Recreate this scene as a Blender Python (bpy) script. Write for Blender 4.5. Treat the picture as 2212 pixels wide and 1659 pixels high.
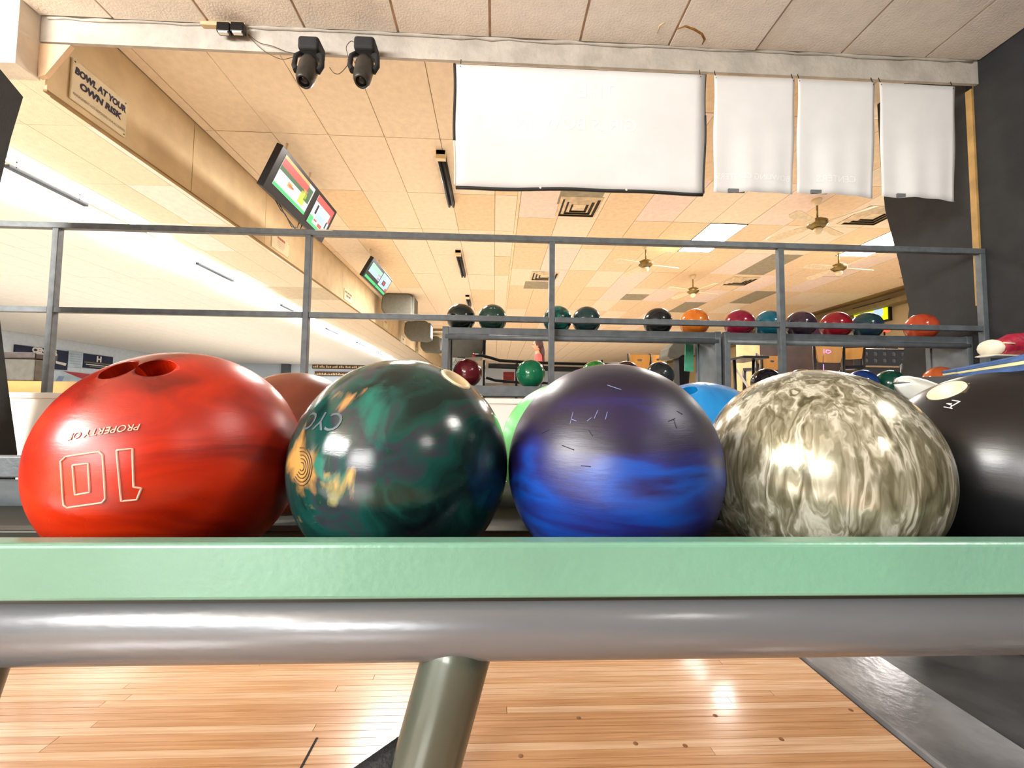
import bpy, bmesh, math, random
from mathutils import Vector, Matrix, Quaternion, noise as mnoise

random.seed(7)
S = bpy.context.scene
COL = S.collection
for o in list(bpy.data.objects):
    bpy.data.objects.remove(o)

# ------------------------------------------------------------ camera
F, CX, CY, H = 920.0, 1106.0, 829.5, 0.70          # focal length in pixels of a 2212 px wide frame, eye height
RX = Vector((23400 - CX, 1145 - CY, F)).normalized()
RY = Vector((-38.7, 50.5, F)); RY = (RY - RX * RX.dot(RY)).normalized()
RZ = RX.cross(RY)
CAM2W = Matrix((RX, RY, RZ))
cam = bpy.data.cameras.new('camera'); co = bpy.data.objects.new('camera', cam); COL.objects.link(co)
cam.sensor_width = 36; cam.lens = 36 * F / 2212; cam.clip_start = 0.02; cam.clip_end = 200
R3 = Matrix(((RX.x, -RX.y, -RX.z), (RY.x, -RY.y, -RY.z), (RZ.x, -RZ.y, -RZ.z)))
co.matrix_world = Matrix.Translation((0, 0, H)) @ R3.to_4x4()
S.camera = co
S.view_settings.view_transform = 'Standard'
S.view_settings.look = 'None'
S.view_settings.gamma = 1.0
S.view_settings.use_curve_mapping = False
S.view_settings.exposure = 0.75

# ------------------------------------------------------------ light
W = bpy.data.worlds.new('world'); S.world = W; W.use_nodes = True
W.node_tree.nodes['Background'].inputs[0].default_value = (1.0, 0.97, 0.94, 1)
W.node_tree.nodes['Background'].inputs[1].default_value = .8

def area(loc, size, power, color=(1, .95, .88), rot=(0, 0, 0), name='ceiling_and_fill_lamp'):
    l = bpy.data.lights.new(name, 'AREA'); l.shape = 'RECTANGLE'
    l.size, l.size_y = size; l.energy = power; l.color = color
    o = bpy.data.objects.new(name, l); COL.objects.link(o)
    o.location = loc; o.rotation_euler = rot
    return o

NZ, FZ = 3.34, 3.62        # low ceiling over the seating, high ceiling over the hall
# recessed panels of the low ceiling, behind and beside the camera
area((3.12, -.2, NZ - .03), (.6, .6), 55)
area((2.9, -3.6, NZ - .03), (.6, .6), 40)
# added soft lights, out of view behind on the left
def aimed(loc, tgt, size, power, color, name):
    o = area(loc, size, power, color, name=name)
    o.rotation_euler = (Vector(tgt) - Vector(loc)).to_track_quat('-Z', 'Y').to_euler()
    return o
aimed((-6.1, -2.9, 3.0), (0, .8, 1.3), (3.4, 1.3), 520, (1, .99, .97), 'added_soft_light')  # added for the broad ball highlights, in place of the bright lane ceiling
aimed((-4.0, -6.5, 2.2), (0, 3, 2.2), (3.0, 2.0), 260, (1, .99, .97), 'added_soft_light')  # added fill for the banners, railing and low ceiling
# hall ceiling lamps: two at the lit panels, the rest added to brighten it
for x, y in [(-1.2, 5.3), (3.65, 7.0), (7.3, 7.4), (-1.5, 10), (3.5, 12), (-1, 17), (6, 17), (2, 24)]:
    area((x, y, FZ - .03), (.58, 1.15), 115, (1, .93, .87))
# lane lighting: continuous strips above the lanes, and added downlights as fill
for i in range(9):
    area((-6.55, 2.2 + 3.2 * i, 3.40), (.14, 2.6), 22, (.97, .98, 1), (math.radians(180), 0, 0), 'lane_and_fill_lamp')
    area((-11.5, 2.2 + 3.2 * i, FZ - .05), (.5, 1.6), 80, (.98, .98, 1), (0, 0, 0), 'lane_and_fill_lamp')

# ------------------------------------------------------------ helpers
def ray(px, py):
    return CAM2W @ Vector(((px - CX) / F, (py - CY) / F, 1))
def at(px, py, X=None, Y=None, Z=None):
    d = ray(px, py)
    t = X / d.x if X is not None else (Y / d.y if Y is not None else (Z - H) / d.z)
    p = d * t; p.z += H
    return p
def hx(h):
    v = [int(h[i:i + 2], 16) / 255 for i in (0, 2, 4)]
    return tuple(c / 12.92 if c <= .04045 else ((c + .055) / 1.055) ** 2.4 for c in v) + (1,)

MATS = {}
def mat(name, col, rough=.5, metal=0, var=.06, scale=8, bump=0, bscale=60, col2=None, coat=0, emit=0, stretch=(1, 1, 1), spec=.5):
    if name in MATS: return MATS[name]
    m = bpy.data.materials.new(name); m.use_nodes = True; MATS[name] = m
    N, L = m.node_tree.nodes, m.node_tree.links
    b = N['Principled BSDF']
    c = hx(col) if isinstance(col, str) else col
    c2 = hx(col2) if col2 else tuple(max(0, k * (1 - var * 3)) for k in c[:3]) + (1,)
    tc = N.new('ShaderNodeTexCoord'); mp = N.new('ShaderNodeMapping'); mp.inputs['Scale'].default_value = stretch
    nz = N.new('ShaderNodeTexNoise'); nz.inputs['Scale'].default_value = scale; nz.inputs['Detail'].default_value = 5
    L.new(tc.outputs['Object'], mp.inputs[0]); L.new(mp.outputs[0], nz.inputs['Vector'])
    cr = N.new('ShaderNodeValToRGB'); cr.color_ramp.elements[0].position = .35; cr.color_ramp.elements[1].position = .65
    cr.color_ramp.elements[0].color = c2; cr.color_ramp.elements[1].color = c
    L.new(nz.outputs[0], cr.inputs[0]); L.new(cr.outputs[0], b.inputs['Base Color'])
    b.inputs['Roughness'].default_value = rough; b.inputs['Metallic'].default_value = metal
    b.inputs['Specular IOR Level'].default_value = spec
    b.inputs['Coat Weight'].default_value = coat; b.inputs['Coat Roughness'].default_value = .08
    if bump:
        n2 = N.new('ShaderNodeTexNoise'); n2.inputs['Scale'].default_value = bscale; n2.inputs['Detail'].default_value = 3
        bp = N.new('ShaderNodeBump'); bp.inputs['Strength'].default_value = bump; bp.inputs['Distance'].default_value = .01
        L.new(mp.outputs[0], n2.inputs['Vector']); L.new(n2.outputs[0], bp.inputs['Height']); L.new(bp.outputs[0], b.inputs['Normal'])
    if emit:
        L.new(cr.outputs[0], b.inputs['Emission Color']); b.inputs['Emission Strength'].default_value = emit
        for k_ in list(b.inputs['Base Color'].links): L.remove(k_)
        b.inputs['Base Color'].default_value = (.02, .02, .02, 1)
    return m

def ballmat(name, cols, scale=4, warp=1.5, stretch=(1, 1, 1), rough=.16, pos=None, metal=0, bump=.05, patches=(), detail=6, coat=.0, scr=.5, spec=.45):
    """swirled resin: warped noise through a colour ramp, fine scratches in the relief; patches = (point, radius, colour)"""
    m = bpy.data.materials.new(name); m.use_nodes = True
    N, L = m.node_tree.nodes, m.node_tree.links
    b = N['Principled BSDF']
    tc = N.new('ShaderNodeTexCoord'); mp = N.new('ShaderNodeMapping'); mp.inputs['Scale'].default_value = stretch
    L.new(tc.outputs['Object'], mp.inputs[0])
    w = N.new('ShaderNodeTexNoise'); w.inputs['Scale'].default_value = scale * .6; w.inputs['Detail'].default_value = 3
    L.new(mp.outputs[0], w.inputs['Vector'])
    sub = N.new('ShaderNodeVectorMath'); sub.operation = 'SUBTRACT'; sub.inputs[1].default_value = (.5, .5, .5)
    L.new(w.outputs['Color'], sub.inputs[0])
    sc = N.new('ShaderNodeVectorMath'); sc.operation = 'SCALE'; sc.inputs['Scale'].default_value = warp / max(scale, .1)
    pw = N.new('ShaderNodeTexNoise'); pw.inputs['Scale'].default_value = 14; pw.inputs['Detail'].default_value = 5; pw.inputs['Distortion'].default_value = 2
    L.new(tc.outputs['Object'], pw.inputs['Vector'])
    ps = N.new('ShaderNodeVectorMath'); ps.operation = 'SUBTRACT'; ps.inputs[1].default_value = (.5, .5, .5); L.new(pw.outputs['Color'], ps.inputs[0])
    L.new(sub.outputs[0], sc.inputs[0])
    ad = N.new('ShaderNodeVectorMath'); ad.operation = 'ADD'
    L.new(mp.outputs[0], ad.inputs[0]); L.new(sc.outputs[0], ad.inputs[1])
    nz = N.new('ShaderNodeTexNoise'); nz.inputs['Scale'].default_value = scale; nz.inputs['Detail'].default_value = detail
    nz.inputs['Distortion'].default_value = warp * .4
    L.new(ad.outputs[0], nz.inputs['Vector'])
    cr = N.new('ShaderNodeValToRGB'); E_ = cr.color_ramp.elements
    n = len(cols)
    pos = pos or [.3 + .4 * i / max(1, n - 1) for i in range(n)]
    while len(E_) < n: E_.new(.5)
    for i, c in enumerate(cols):
        E_[i].position = pos[i]; E_[i].color = hx(c)
    L.new(nz.outputs[0], cr.inputs[0])
    out = cr.outputs[0]
    for p, r, c in patches:
        dv = N.new('ShaderNodeVectorMath'); dv.operation = 'DISTANCE'; dv.inputs[1].default_value = p
        dm = N.new('ShaderNodeVectorMath'); dm.operation = 'SCALE'; dm.inputs['Scale'].default_value = .10
        L.new(ps.outputs[0], dm.inputs[0])
        da = N.new('ShaderNodeVectorMath'); da.operation = 'ADD'
        L.new(tc.outputs['Object'], da.inputs[0]); L.new(dm.outputs[0], da.inputs[1]); L.new(da.outputs[0], dv.inputs[0])
        mr = N.new('ShaderNodeMapRange'); mr.inputs['From Min'].default_value = r; mr.inputs['From Max'].default_value = r * .35
        L.new(dv.outputs['Value'], mr.inputs['Value'])
        mx = N.new('ShaderNodeMix'); mx.data_type = 'RGBA'
        L.new(mr.outputs[0], mx.inputs[0]); L.new(out, mx.inputs[6]); mx.inputs[7].default_value = hx(c)
        out = mx.outputs[2]
    L.new(out, b.inputs['Base Color']); b.inputs['Specular IOR Level'].default_value = spec
    b.inputs['Roughness'].default_value = rough; b.inputs['Metallic'].default_value = metal
    b.inputs['Coat Weight'].default_value = coat; b.inputs['Coat Roughness'].default_value = .06
    # scratches and scuffs
    mp2 = N.new('ShaderNodeMapping'); mp2.inputs['Scale'].default_value = (1, 1, 7); mp2.inputs['Rotation'].default_value = (.4, .7, .2)
    L.new(tc.outputs['Object'], mp2.inputs[0])
    n2 = N.new('ShaderNodeTexNoise'); n2.inputs['Scale'].default_value = 26; n2.inputs['Detail'].default_value = 8; n2.inputs['Roughness'].default_value = .7
    L.new(mp2.outputs[0], n2.inputs['Vector'])
    bp = N.new('ShaderNodeBump'); bp.inputs['Strength'].default_value = bump; bp.inputs['Distance'].default_value = .004
    L.new(n2.outputs[0], bp.inputs['Height']); L.new(bp.outputs[0], b.inputs['Normal'])
    n3 = N.new('ShaderNodeTexNoise'); n3.inputs['Scale'].default_value = 9; n3.inputs['Detail'].default_value = 6
    L.new(tc.outputs['Object'], n3.inputs['Vector'])
    rr = N.new('ShaderNodeMapRange'); rr.inputs['From Min'].default_value = .4; rr.inputs['From Max'].default_value = .7
    rr.inputs['To Min'].default_value = rough; rr.inputs['To Max'].default_value = min(1, rough + .3 * scr)
    L.new(n3.outputs[0], rr.inputs['Value']); L.new(rr.outputs[0], b.inputs['Roughness'])
    return m

class MB:
    def __init__(s): s.v = []; s.f = []; s.s = []
    def add(s, vs, fs, smooth=False):
        o = len(s.v); s.v += [Vector(v) for v in vs]
        s.f += [tuple(i + o for i in f) for f in fs]; s.s += [smooth] * len(fs)
        return s
    def box(s, a, b, rot=None, piv=None):
        x0, y0, z0 = a; x1, y1, z1 = b
        vs = [Vector(p) for p in ((x0, y0, z0), (x1, y0, z0), (x1, y1, z0), (x0, y1, z0), (x0, y0, z1), (x1, y0, z1), (x1, y1, z1), (x0, y1, z1))]
        if rot is not None:
            piv = Vector(piv) if piv is not None else sum(vs, Vector()) / 8
            vs = [rot @ (v - piv) + piv for v in vs]
        return s.add(vs, [(0, 3, 2, 1), (4, 5, 6, 7), (0, 1, 5, 4), (1, 2, 6, 5), (2, 3, 7, 6), (3, 0, 4, 7)])
    def hexa(s, vs):
        return s.add(vs, [(0, 3, 2, 1), (4, 5, 6, 7), (0, 1, 5, 4), (1, 2, 6, 5), (2, 3, 7, 6), (3, 0, 4, 7)])
    def tube(s, pts, r, n=12, caps=True, closed=False):
        pts = [Vector(p) for p in pts]; m = len(pts)
        rs = r if isinstance(r, (list, tuple)) else [r] * m
        vs = []; up = None
        for i, p in enumerate(pts):
            if closed: t = pts[(i + 1) % m] - pts[i - 1]
            else: t = pts[min(i + 1, m - 1)] - pts[max(i - 1, 0)]
            t.normalize()
            if up is None: up = Vector((0, 0, 1)) if abs(t.z) < .9 else Vector((0, 1, 0))
            u = t.cross(up)
            if u.length < 1e-5: u = t.cross(Vector((1, 0, 0)))
            u.normalize(); w = u.cross(t); up = w
            vs += [p + (u * math.cos(2 * math.pi * k / n) + w * math.sin(2 * math.pi * k / n)) * rs[i] for k in range(n)]
        fs = []
        for i in range(m if closed else m - 1):
            j = (i + 1) % m
            for k in range(n):
                l = (k + 1) % n
                fs.append((i * n + k, i * n + l, j * n + l, j * n + k))
        s.add(vs, fs, n > 4)
        if caps and not closed:
            o = len(s.v) - len(vs)
            s.f += [tuple(o + k for k in range(n))[::-1], tuple(o + (m - 1) * n + k for k in range(n))]; s.s += [False, False]
        return s
    def lathe(s, prof, c=(0, 0, 0), axis=(0, 0, 1), n=24):
        ax = Vector(axis).normalized(); q = Vector((0, 0, 1)).rotation_difference(ax); c = Vector(c); vs = []
        for r, z in prof:
            vs += [c + q @ Vector((r * math.cos(2 * math.pi * k / n), r * math.sin(2 * math.pi * k / n), z)) for k in range(n)]
        fs = [(i * n + k, i * n + (k + 1) % n, (i + 1) * n + (k + 1) % n, (i + 1) * n + k) for i in range(len(prof) - 1) for k in range(n)]
        return s.add(vs, fs, True)
    def sphere(s, c, r, nu=32, nv=20, sq=(1, 1, 1)):
        c = Vector(c); vs = [c + Vector((0, 0, r * sq[2]))]
        for i in range(1, nv):
            t = math.pi * i / nv
            vs += [c + Vector((r * sq[0] * math.sin(t) * math.cos(2 * math.pi * k / nu), r * sq[1] * math.sin(t) * math.sin(2 * math.pi * k / nu), r * sq[2] * math.cos(t))) for k in range(nu)]
        vs.append(c - Vector((0, 0, r * sq[2])))
        fs = [(0, 1 + k, 1 + (k + 1) % nu) for k in range(nu)]
        for i in range(nv - 2):
            for k in range(nu):
                a = 1 + i * nu + k; b_ = 1 + i * nu + (k + 1) % nu
                fs.append((a, a + nu, b_ + nu, b_))
        e = len(vs) - 1; o = 1 + (nv - 2) * nu
        fs += [(e, o + (k + 1) % nu, o + k) for k in range(nu)]
        return s.add(vs, fs, True)
    def prism(s, poly, off):
        n = len(poly); off = Vector(off); vs = [Vector(p) for p in poly] + [Vector(p) + off for p in poly]
        fs = [tuple(range(n))[::-1], tuple(range(n, 2 * n))] + [(i, (i + 1) % n, n + (i + 1) % n, n + i) for i in range(n)]
        return s.add(vs, fs)
    def mesh(s, name):
        me = bpy.data.meshes.new(name); me.from_pydata([tuple(v) for v in s.v], [], s.f)
        me.polygons.foreach_set('use_smooth', s.s); me.update()
        bm = bmesh.new(); bm.from_mesh(me); bmesh.ops.recalc_face_normals(bm, faces=bm.faces); bm.to_mesh(me); bm.free()
        return me
    def build(s, name, m, parent=None, bevel=0, seg=2):
        o = bpy.data.objects.new(name, s.mesh(name)); COL.objects.link(o)
        if m: o.data.materials.append(m)
        if parent: setpar(o, parent)
        if bevel:
            bv = o.modifiers.new('bevel', 'BEVEL'); bv.width = bevel; bv.segments = seg; bv.limit_method = 'ANGLE'
        return o
def worldloc(o):
    m = Vector(o.location)
    return m + (worldloc(o.parent) if o.parent else Vector())
def setpar(o, p):
    """vertices are given in world space; keep them there although the parent Empty stands at the thing's base"""
    o.parent = p; l = worldloc(p)
    if l.length and o.type == 'MESH': o.data.transform(Matrix.Translation(-l))
def thing(name, label, cat, loc=(0, 0, 0), group=None):
    o = bpy.data.objects.new(name, None); COL.objects.link(o); o.location = loc
    o.empty_display_size = .1
    o['label'] = label; o['category'] = cat
    if group: o['group'] = group
    return o
def tag(o, label, cat, group=None):
    o['label'] = label; o['category'] = cat
    if group: o['group'] = group
    return o
def struct(o):
    o['kind'] = 'structure'; return o
def textmesh(txt, size, shear=0, bold=0, align='CENTER', extrude=0, space=1):
    c = bpy.data.curves.new('t', 'FONT'); c.body = txt; c.size = size; c.shear = shear; c.offset = bold
    c.align_x = align; c.align_y = 'CENTER'; c.extrude = extrude; c.space_character = space; c.resolution_u = 3
    o = bpy.data.objects.new('t', c); COL.objects.link(o)
    dg = bpy.context.evaluated_depsgraph_get(); dg.update()
    me = bpy.data.meshes.new_from_object(o.evaluated_get(dg)); 
    bpy.data.objects.remove(o); bpy.data.curves.remove(c)
    return me
def text_on(name, txt, size, org, u, v, m, parent=None, **k):
    """flat lettering in the plane spanned by u (reading direction) and v (up), anchored at org"""
    me = textmesh(txt, size, **k); u = Vector(u).normalized(); v = Vector(v).normalized(); org = Vector(org); n = u.cross(v)
    for w in me.vertices: w.co = org + u * w.co.x + v * w.co.y + n * (w.co.z + .0)
    o = bpy.data.objects.new(name, me); COL.objects.link(o); me.name = name
    me.materials.clear(); me.materials.append(m)
    if parent: setpar(o, parent)
    return o

# ------------------------------------------------------------ materials
M_tan = mat('tan acoustic tile', 'F3E0C4', .9, var=.03, scale=14, bump=.5, bscale=120)
M_tan2 = mat('deep tan acoustic tile', 'F0D3AC', .9, var=.04, scale=14, bump=.5, bscale=120)
M_pink = mat('pinkish acoustic tile', 'F4DCCB', .9, var=.04, scale=14, bump=.4, bscale=120)
M_greyt = mat('grey stained tile', 'A2987F', .9, var=.08, scale=14, bump=.4, bscale=120)
M_near = mat('pale painted tile', 'F4ECE0', .9, var=.03, scale=9, bump=.5, bscale=70)
M_white = mat('white lane ceiling tile', 'FBF6EC', .9, var=.02, scale=9, bump=.3, bscale=100)
M_grid = mat('brown ceiling grid', 'A98550', .8, var=.1)
M_gridn = mat('pinkish grid', 'C8A88C', .8, var=.1)
M_gridw = mat('pale grid', 'D8C8A8', .8, var=.05)
M_beam = mat('grey plaster beam', 'BFB8AC', .85, var=.08, scale=6, bump=.6, bscale=25)
M_bulk = mat('tan bulkhead board', 'D6BF98', .85, var=.05, scale=5, bump=.3, bscale=90)
M_black = mat('matt black paint', '1B1C1D', .75, var=.12, scale=30, bump=.2, bscale=200)
M_blackwall = mat('black painted wall', '262829', .8, var=.1, scale=8, bump=.3, bscale=150)
M_rail = mat('grey painted steel', '5F666A', .45, .1, var=.1, scale=20, bump=.08, bscale=120)
M_rack = mat('grey powder coated steel', '666D71', .45, .1, var=.09, scale=14, bump=.1, bscale=140)
M_green = mat('sage green bumper', '6C9D87', .34, 0, var=.07, scale=4, bump=.06, bscale=160, col2='648F7C', coat=.2)
M_tubem = mat('satin silver grey tube', '77797D', .27, .25, var=.09, scale=5, bump=.04, bscale=90, stretch=(.3, 1, 1))
M_leg = mat('grey green leg enamel', '555B50', .3, .3, var=.08, scale=6, coat=.3)
M_pan = mat('dark rack pan', '34342A', .5, .3, var=.12, scale=9)
M_whitewall = mat('white laminate', 'EDEBE6', .5, var=.02, scale=4)
M_darkfl = mat('dark grey floor', '4A4B4C', .35, var=.25, scale=4, bump=.1, bscale=30)
M_trimfl = mat('scuffed grey floor trim', '96989C', .22, .2, var=.15, scale=7, bump=.1, bscale=50)
M_cream = mat('cream insert', 'E6CFA4', .45, var=.03)
M_lamp = mat('lit diffuser', 'FFFFFF', .5, var=0, emit=9)
M_tubel = mat('lit fluorescent tube', 'F6FAFF', .5, var=0, emit=9)
M_wht = mat('white plastic', 'EDE6DA', .5, var=.03)
M_fan = mat('cream fan blade', 'EBD5AE', .5, var=.06, scale=20)
M_fanb = mat('antique brass', '8C7540', .35, .6, var=.15)
M_banner = mat('white banner vinyl', 'E2E2E0', .62, var=.025, scale=3, bump=.1, bscale=14)
M_print = mat('faint reversed print', 'F2F2F0', .6, var=.02)
M_tape = mat('dark tape', '2A2926', .6)
M_orangewood = mat('orange maple', 'C58A3A', .4, var=.08, scale=10, stretch=(1, 1, .2))
M_blackm = mat('black metal', '141415', .35, .3)
M_hood = mat('grey monitor housing', '5C5B50', .6, var=.07, scale=16, bump=.2, bscale=150)
M_text = mat('navy ink', '241F3A', .7)
M_sign = mat('off white sign board', 'DACCAB', .6, var=.04)
M_navy = mat('navy banner', '1B2445', .6)
M_redp = mat('red poster print', 'C8434D', .6, var=.1, scale=3)
M_bluep = mat('pale blue poster print', 'CFE0EC', .6, var=.1, scale=2)

# wood of the approach: three board tones, grain along x
def wood(name, c1, c2):
    m = bpy.data.materials.new(name); m.use_nodes = True
    N, L = m.node_tree.nodes, m.node_tree.links; b = N['Principled BSDF']
    tc = N.new('ShaderNodeTexCoord'); oi = N.new('ShaderNodeObjectInfo')
    ad = N.new('ShaderNodeVectorMath'); ad.operation = 'ADD'
    sc = N.new('ShaderNodeVectorMath'); sc.operation = 'SCALE'; sc.inputs['Scale'].default_value = 13
    L.new(oi.outputs['Location'], sc.inputs[0]); L.new(tc.outputs['Object'], ad.inputs[0]); L.new(sc.outputs[0], ad.inputs[1])
    mp = N.new('ShaderNodeMapping'); mp.inputs['Scale'].default_value = (2.2, 60, 20); L.new(ad.outputs[0], mp.inputs[0])
    nz = N.new('ShaderNodeTexNoise'); nz.inputs['Scale'].default_value = 2.2; nz.inputs['Detail'].default_value = 7; nz.inputs['Distortion'].default_value = .6
    L.new(mp.outputs[0], nz.inputs['Vector'])
    cr = N.new('ShaderNodeValToRGB'); cr.color_ramp.elements[0].position = .36; cr.color_ramp.elements[1].position = .66
    cr.color_ramp.elements[0].color = hx(c2); cr.color_ramp.elements[1].color = hx(c1)
    L.new(nz.outputs[0], cr.inputs[0]); L.new(cr.outputs[0], b.inputs['Base Color'])
    b.inputs['Roughness'].default_value = .24; b.inputs['Coat Weight'].default_value = .5; b.inputs['Coat Roughness'].default_value = .12
    return m
M_w = [wood('pale maple board', 'DDB48C', 'C8986A'), wood('warm maple board', 'D2A276', 'B98658'), wood('light pine board', 'E4C09C', 'D0A47C')]

# ------------------------------------------------------------ structure: floor
fl = struct(MB().box((-3.3, -4, -.12), (3.6, 2.98, -.012)).build('floor', mat('dark floor joint', '5A3A1E', .7)))
def planks(parent, x0, x1, y0, y1, w, lmin, lmax, z0=-.012, z1=0.0):
    cache = {}
    y = y0; row = 0
    while y < y1:
        x = x0
        while x < x1 - .02:
            l = random.choice([lmin, (lmin + lmax) / 2, lmax])
            if x == x0: l *= random.choice([.4, .7, 1])
            e = min(x1, x + l)
            if x1 - e < .15: e = x1
            k = (round(e - x, 3), random.randrange(3))
            if k not in cache:
                me = MB().box((0, .0005, z0), (e - x - .0012, w - .0009, z1)).mesh('plank'); me.materials.append(M_w[k[1]]); cache[k] = me
            o = bpy.data.objects.new('plank', cache[k]); COL.objects.link(o); o.location = (x, y, 0); o.parent = parent
            x = e
        y += w; row += 1
planks(fl, -3.1, .876, .50, 1.58, .0215, 1.6, 2.8)
bm_ = MB().box((-3.1, 1.5948, -.012), (.876, 2.95, -.001)).build('far_boards', M_w[0], fl)
MB().box((-3.1, -4, -.012), (.876, .4992, -.001)).build('near_boards', M_w[1], fl)
sm = MB().box((-.3655, .50, -.003), (-.3605, .954, .0006)).build('floor_seam', M_black, fl)
knots = MB()
for px, py in ((1250, 1550), (1545, 1545), (1688, 1596), (1838, 1533), (1373, 1605), (1480, 1610), (1125, 1632)):
    p = at(px, py, Z=0.001); knots.lathe([(0, .0006), (.004, .0004), (.0055, 0)], (p.x, p.y, .0002), n=10)
knots.build('wood_knots', mat('brown knot', '8A5A2C', .5), fl)['kind'] = 'stuff'
t1 = struct(MB().box((.884, -4, -.02), (1.10, 2.95, .012)).build('trim_1', M_trimfl, bevel=.004))
MB().box((1.104, -4, -.012), (3.6, 2.95, .004)).build('rubber_tile', M_darkfl, fl)
struct(MB().box((-20, 3.02, -.2), (9.8, 32, .40)).build('floor', mat('concourse floor', 'D6CCBE', .45, var=.08, scale=2)))
struct(MB().box((-20, -4, -.2), (-3.32, 3.0, .0)).build('floor', mat('lane maple', 'EBDCC4', .3, var=.05, scale=2)))

# half wall that carries the railing
hw = struct(MB().box((-3.9, 2.93, 0), (3.6, 3.0, .722)).build('wall_middle', M_whitewall))
MB().box((-3.9, 2.915, .725), (3.6, 3.012, .762)).build('wall_cap', mat('white cap board', 'F2F0EB', .4, var=.02), hw, bevel=.003)
ledge = tag(MB().box((-3.6, 3.10, .40), (-1.2, 3.30, .845)).build('wood_ledge', mat('golden wood ledge', 'C9934C', .4, var=.08, scale=12, stretch=(.2, 1, 1))), 'golden wooden ledge just behind the white half wall at the left', 'ledge')

# ------------------------------------------------------------ ceilings (tiles are pieces)
TC = {}
def tile(parent, x0, x1, y0, y1, z, m, g=.007, t=.012, drop=0):
    k = (round(x1 - x0, 3), round(y1 - y0, 3), m.name)
    if k not in TC:
        me = MB().box((g / 2, g / 2, 0), (x1 - x0 - g / 2, y1 - y0 - g / 2, t)).mesh('ceiling_tile'); me.materials.append(m); TC[k] = me
    o = bpy.data.objects.new('ceiling_tile', TC[k]); COL.objects.link(o)
    o.location = (x0, y0, z - drop); o.parent = parent
    if drop == 0 and random.random() < .3: o.rotation_euler = (random.uniform(-.004, .004), random.uniform(-.006, .006), 0)
    return o
def rnd(t): return random.random() < t

cn = struct(MB().box((-3.15, -4, NZ + .012), (3.6, 2.9, NZ + .05)).build('ceiling', M_gridn))
x = -3.15
xs = [-3.15] + [(-.715 + .648 * k) for k in range(-3, 7)] + [3.6]
for i in range(len(xs) - 1):
    for y0, y1 in ((.47, 1.69), (1.69, 2.91)):
        tile(cn, xs[i], xs[i + 1], y0, y1, NZ, M_near, g=.018)
MB().box((-3.15, -4, NZ), (3.6, .46, NZ + .011)).build('rear_ceiling_panel', M_near, cn)
# torn brown water stain on the low ceiling, raised flake
st = MB()
pts = [(1462, 62), (1480, 55), (1500, 62), (1516, 72), (1522, 84), (1516, 96)]
st.tube([at(px, py, Z=NZ - .0005) for px, py in pts], [.005, .009, .010, .010, .010, .006], 8)
st.build('water_stain', mat('brown water stain', 'B07A34', .9, var=.2, scale=40), cn)
st = MB().tube([at(px, py, Z=NZ - .0003) for px, py in [(1420, 72), (1425, 55), (1436, 48)]], [.003, .006, .004], 8)
st.build('pale_stain', mat('pale water stain', 'D8C49C', .9), cn)

cf = struct(MB().box((-3.15, 2.96, FZ + .012), (9.8, 32, FZ + .06)).build('ceiling', M_grid))
LX0, LS, LY0, LYS = -1.83, .600, 4.53, 1.19
RX0, RS, RY0, RYS = .298, .604, 6.385, 1.215
NT = 0
greys = [at(1257, 419, Z=FZ), at(1160, 616, Z=FZ), at(1370, 642, Z=FZ), at(1690, 565, Z=FZ), at(1625, 647, Z=FZ), at(1500, 655, Z=FZ)]
pinks = [at(1490, 440, Z=FZ), at(1330, 610, Z=FZ), at(1300, 640, Z=FZ), at(1440, 645, Z=FZ), at(1560, 630, Z=FZ), at(1690, 600, Z=FZ), at(1745, 620, Z=FZ), at(1180, 560, Z=FZ)]
lightspots = [at(1541, 514, Z=FZ), at(1905, 520, Z=FZ)]
LIGHTRECTS = []
def near(pts, x0, x1, y0, y1): return any(x0 <= p.x < x1 and y0 <= p.y < y1 for p in pts)
YFAR = 15.6
for j in range(-2, 10):            # left of the T bar
    y0 = LY0 + LYS * j; y1 = y0 + LYS
    y0 = max(y0, 2.96)
    if y0 > YFAR: break
    xx = [-3.15 + .01] + [LX0 + LS * k for k in range(-1, 4)] + [.27]
    xx = [v for v in xx if v >= -3.14]
    xx = sorted(set([-3.14] + [LX0 + LS * k for k in range(-2, 4)] + [.285]))
    for i in range(len(xx) - 1):
        if xx[i + 1] - xx[i] < .05: continue
        if y0 > 9 and xx[i] < -3.0: pass
        tile(cf, xx[i], xx[i + 1], y0, y1, FZ, M_tan if rnd(.8) else M_tan2); NT += 1
for j in range(-3, 8):
    y0 = max(RY0 + RYS * j, 2.96); y1 = RY0 + RYS * (j + 1)
    for i in range(0, 16):
        x0 = RX0 + .03 + RS * i; x1 = x0 + RS
        if x0 > .98 * y1: break
        if x1 > 9.75: break
        if near(lightspots, x0, x1, y0, y1):
            LIGHTRECTS.append((x0, x1, y0, y1)); continue
        m = M_greyt if near(greys[3:], x0, x1, y0, y1) else (M_pink if near(pinks, x0, x1, y0, y1) or rnd(.12) else (M_tan2 if rnd(.7) else M_tan))
        tile(cf, x0, x1, y0, y1, FZ, m); NT += 1
MB().box((.285, 2.96, FZ - .008), (.325, 32, FZ + .011)).build('ceiling_bar', mat('cream ceiling bar', 'F2DDB4', .6), cf)
far = MB()
for j in range(13):
    for i in range(20):
        far.box((-3.14 + .645 * i, 15.0 + .9 + 1.22 * j, FZ), (-3.14 + .645 * i + .63, 15.9 + 1.22 * j + 1.2, FZ + .011))
o = far.build('distant_ceiling_tiles', M_tan, cf); o['kind'] = 'stuff'
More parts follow.
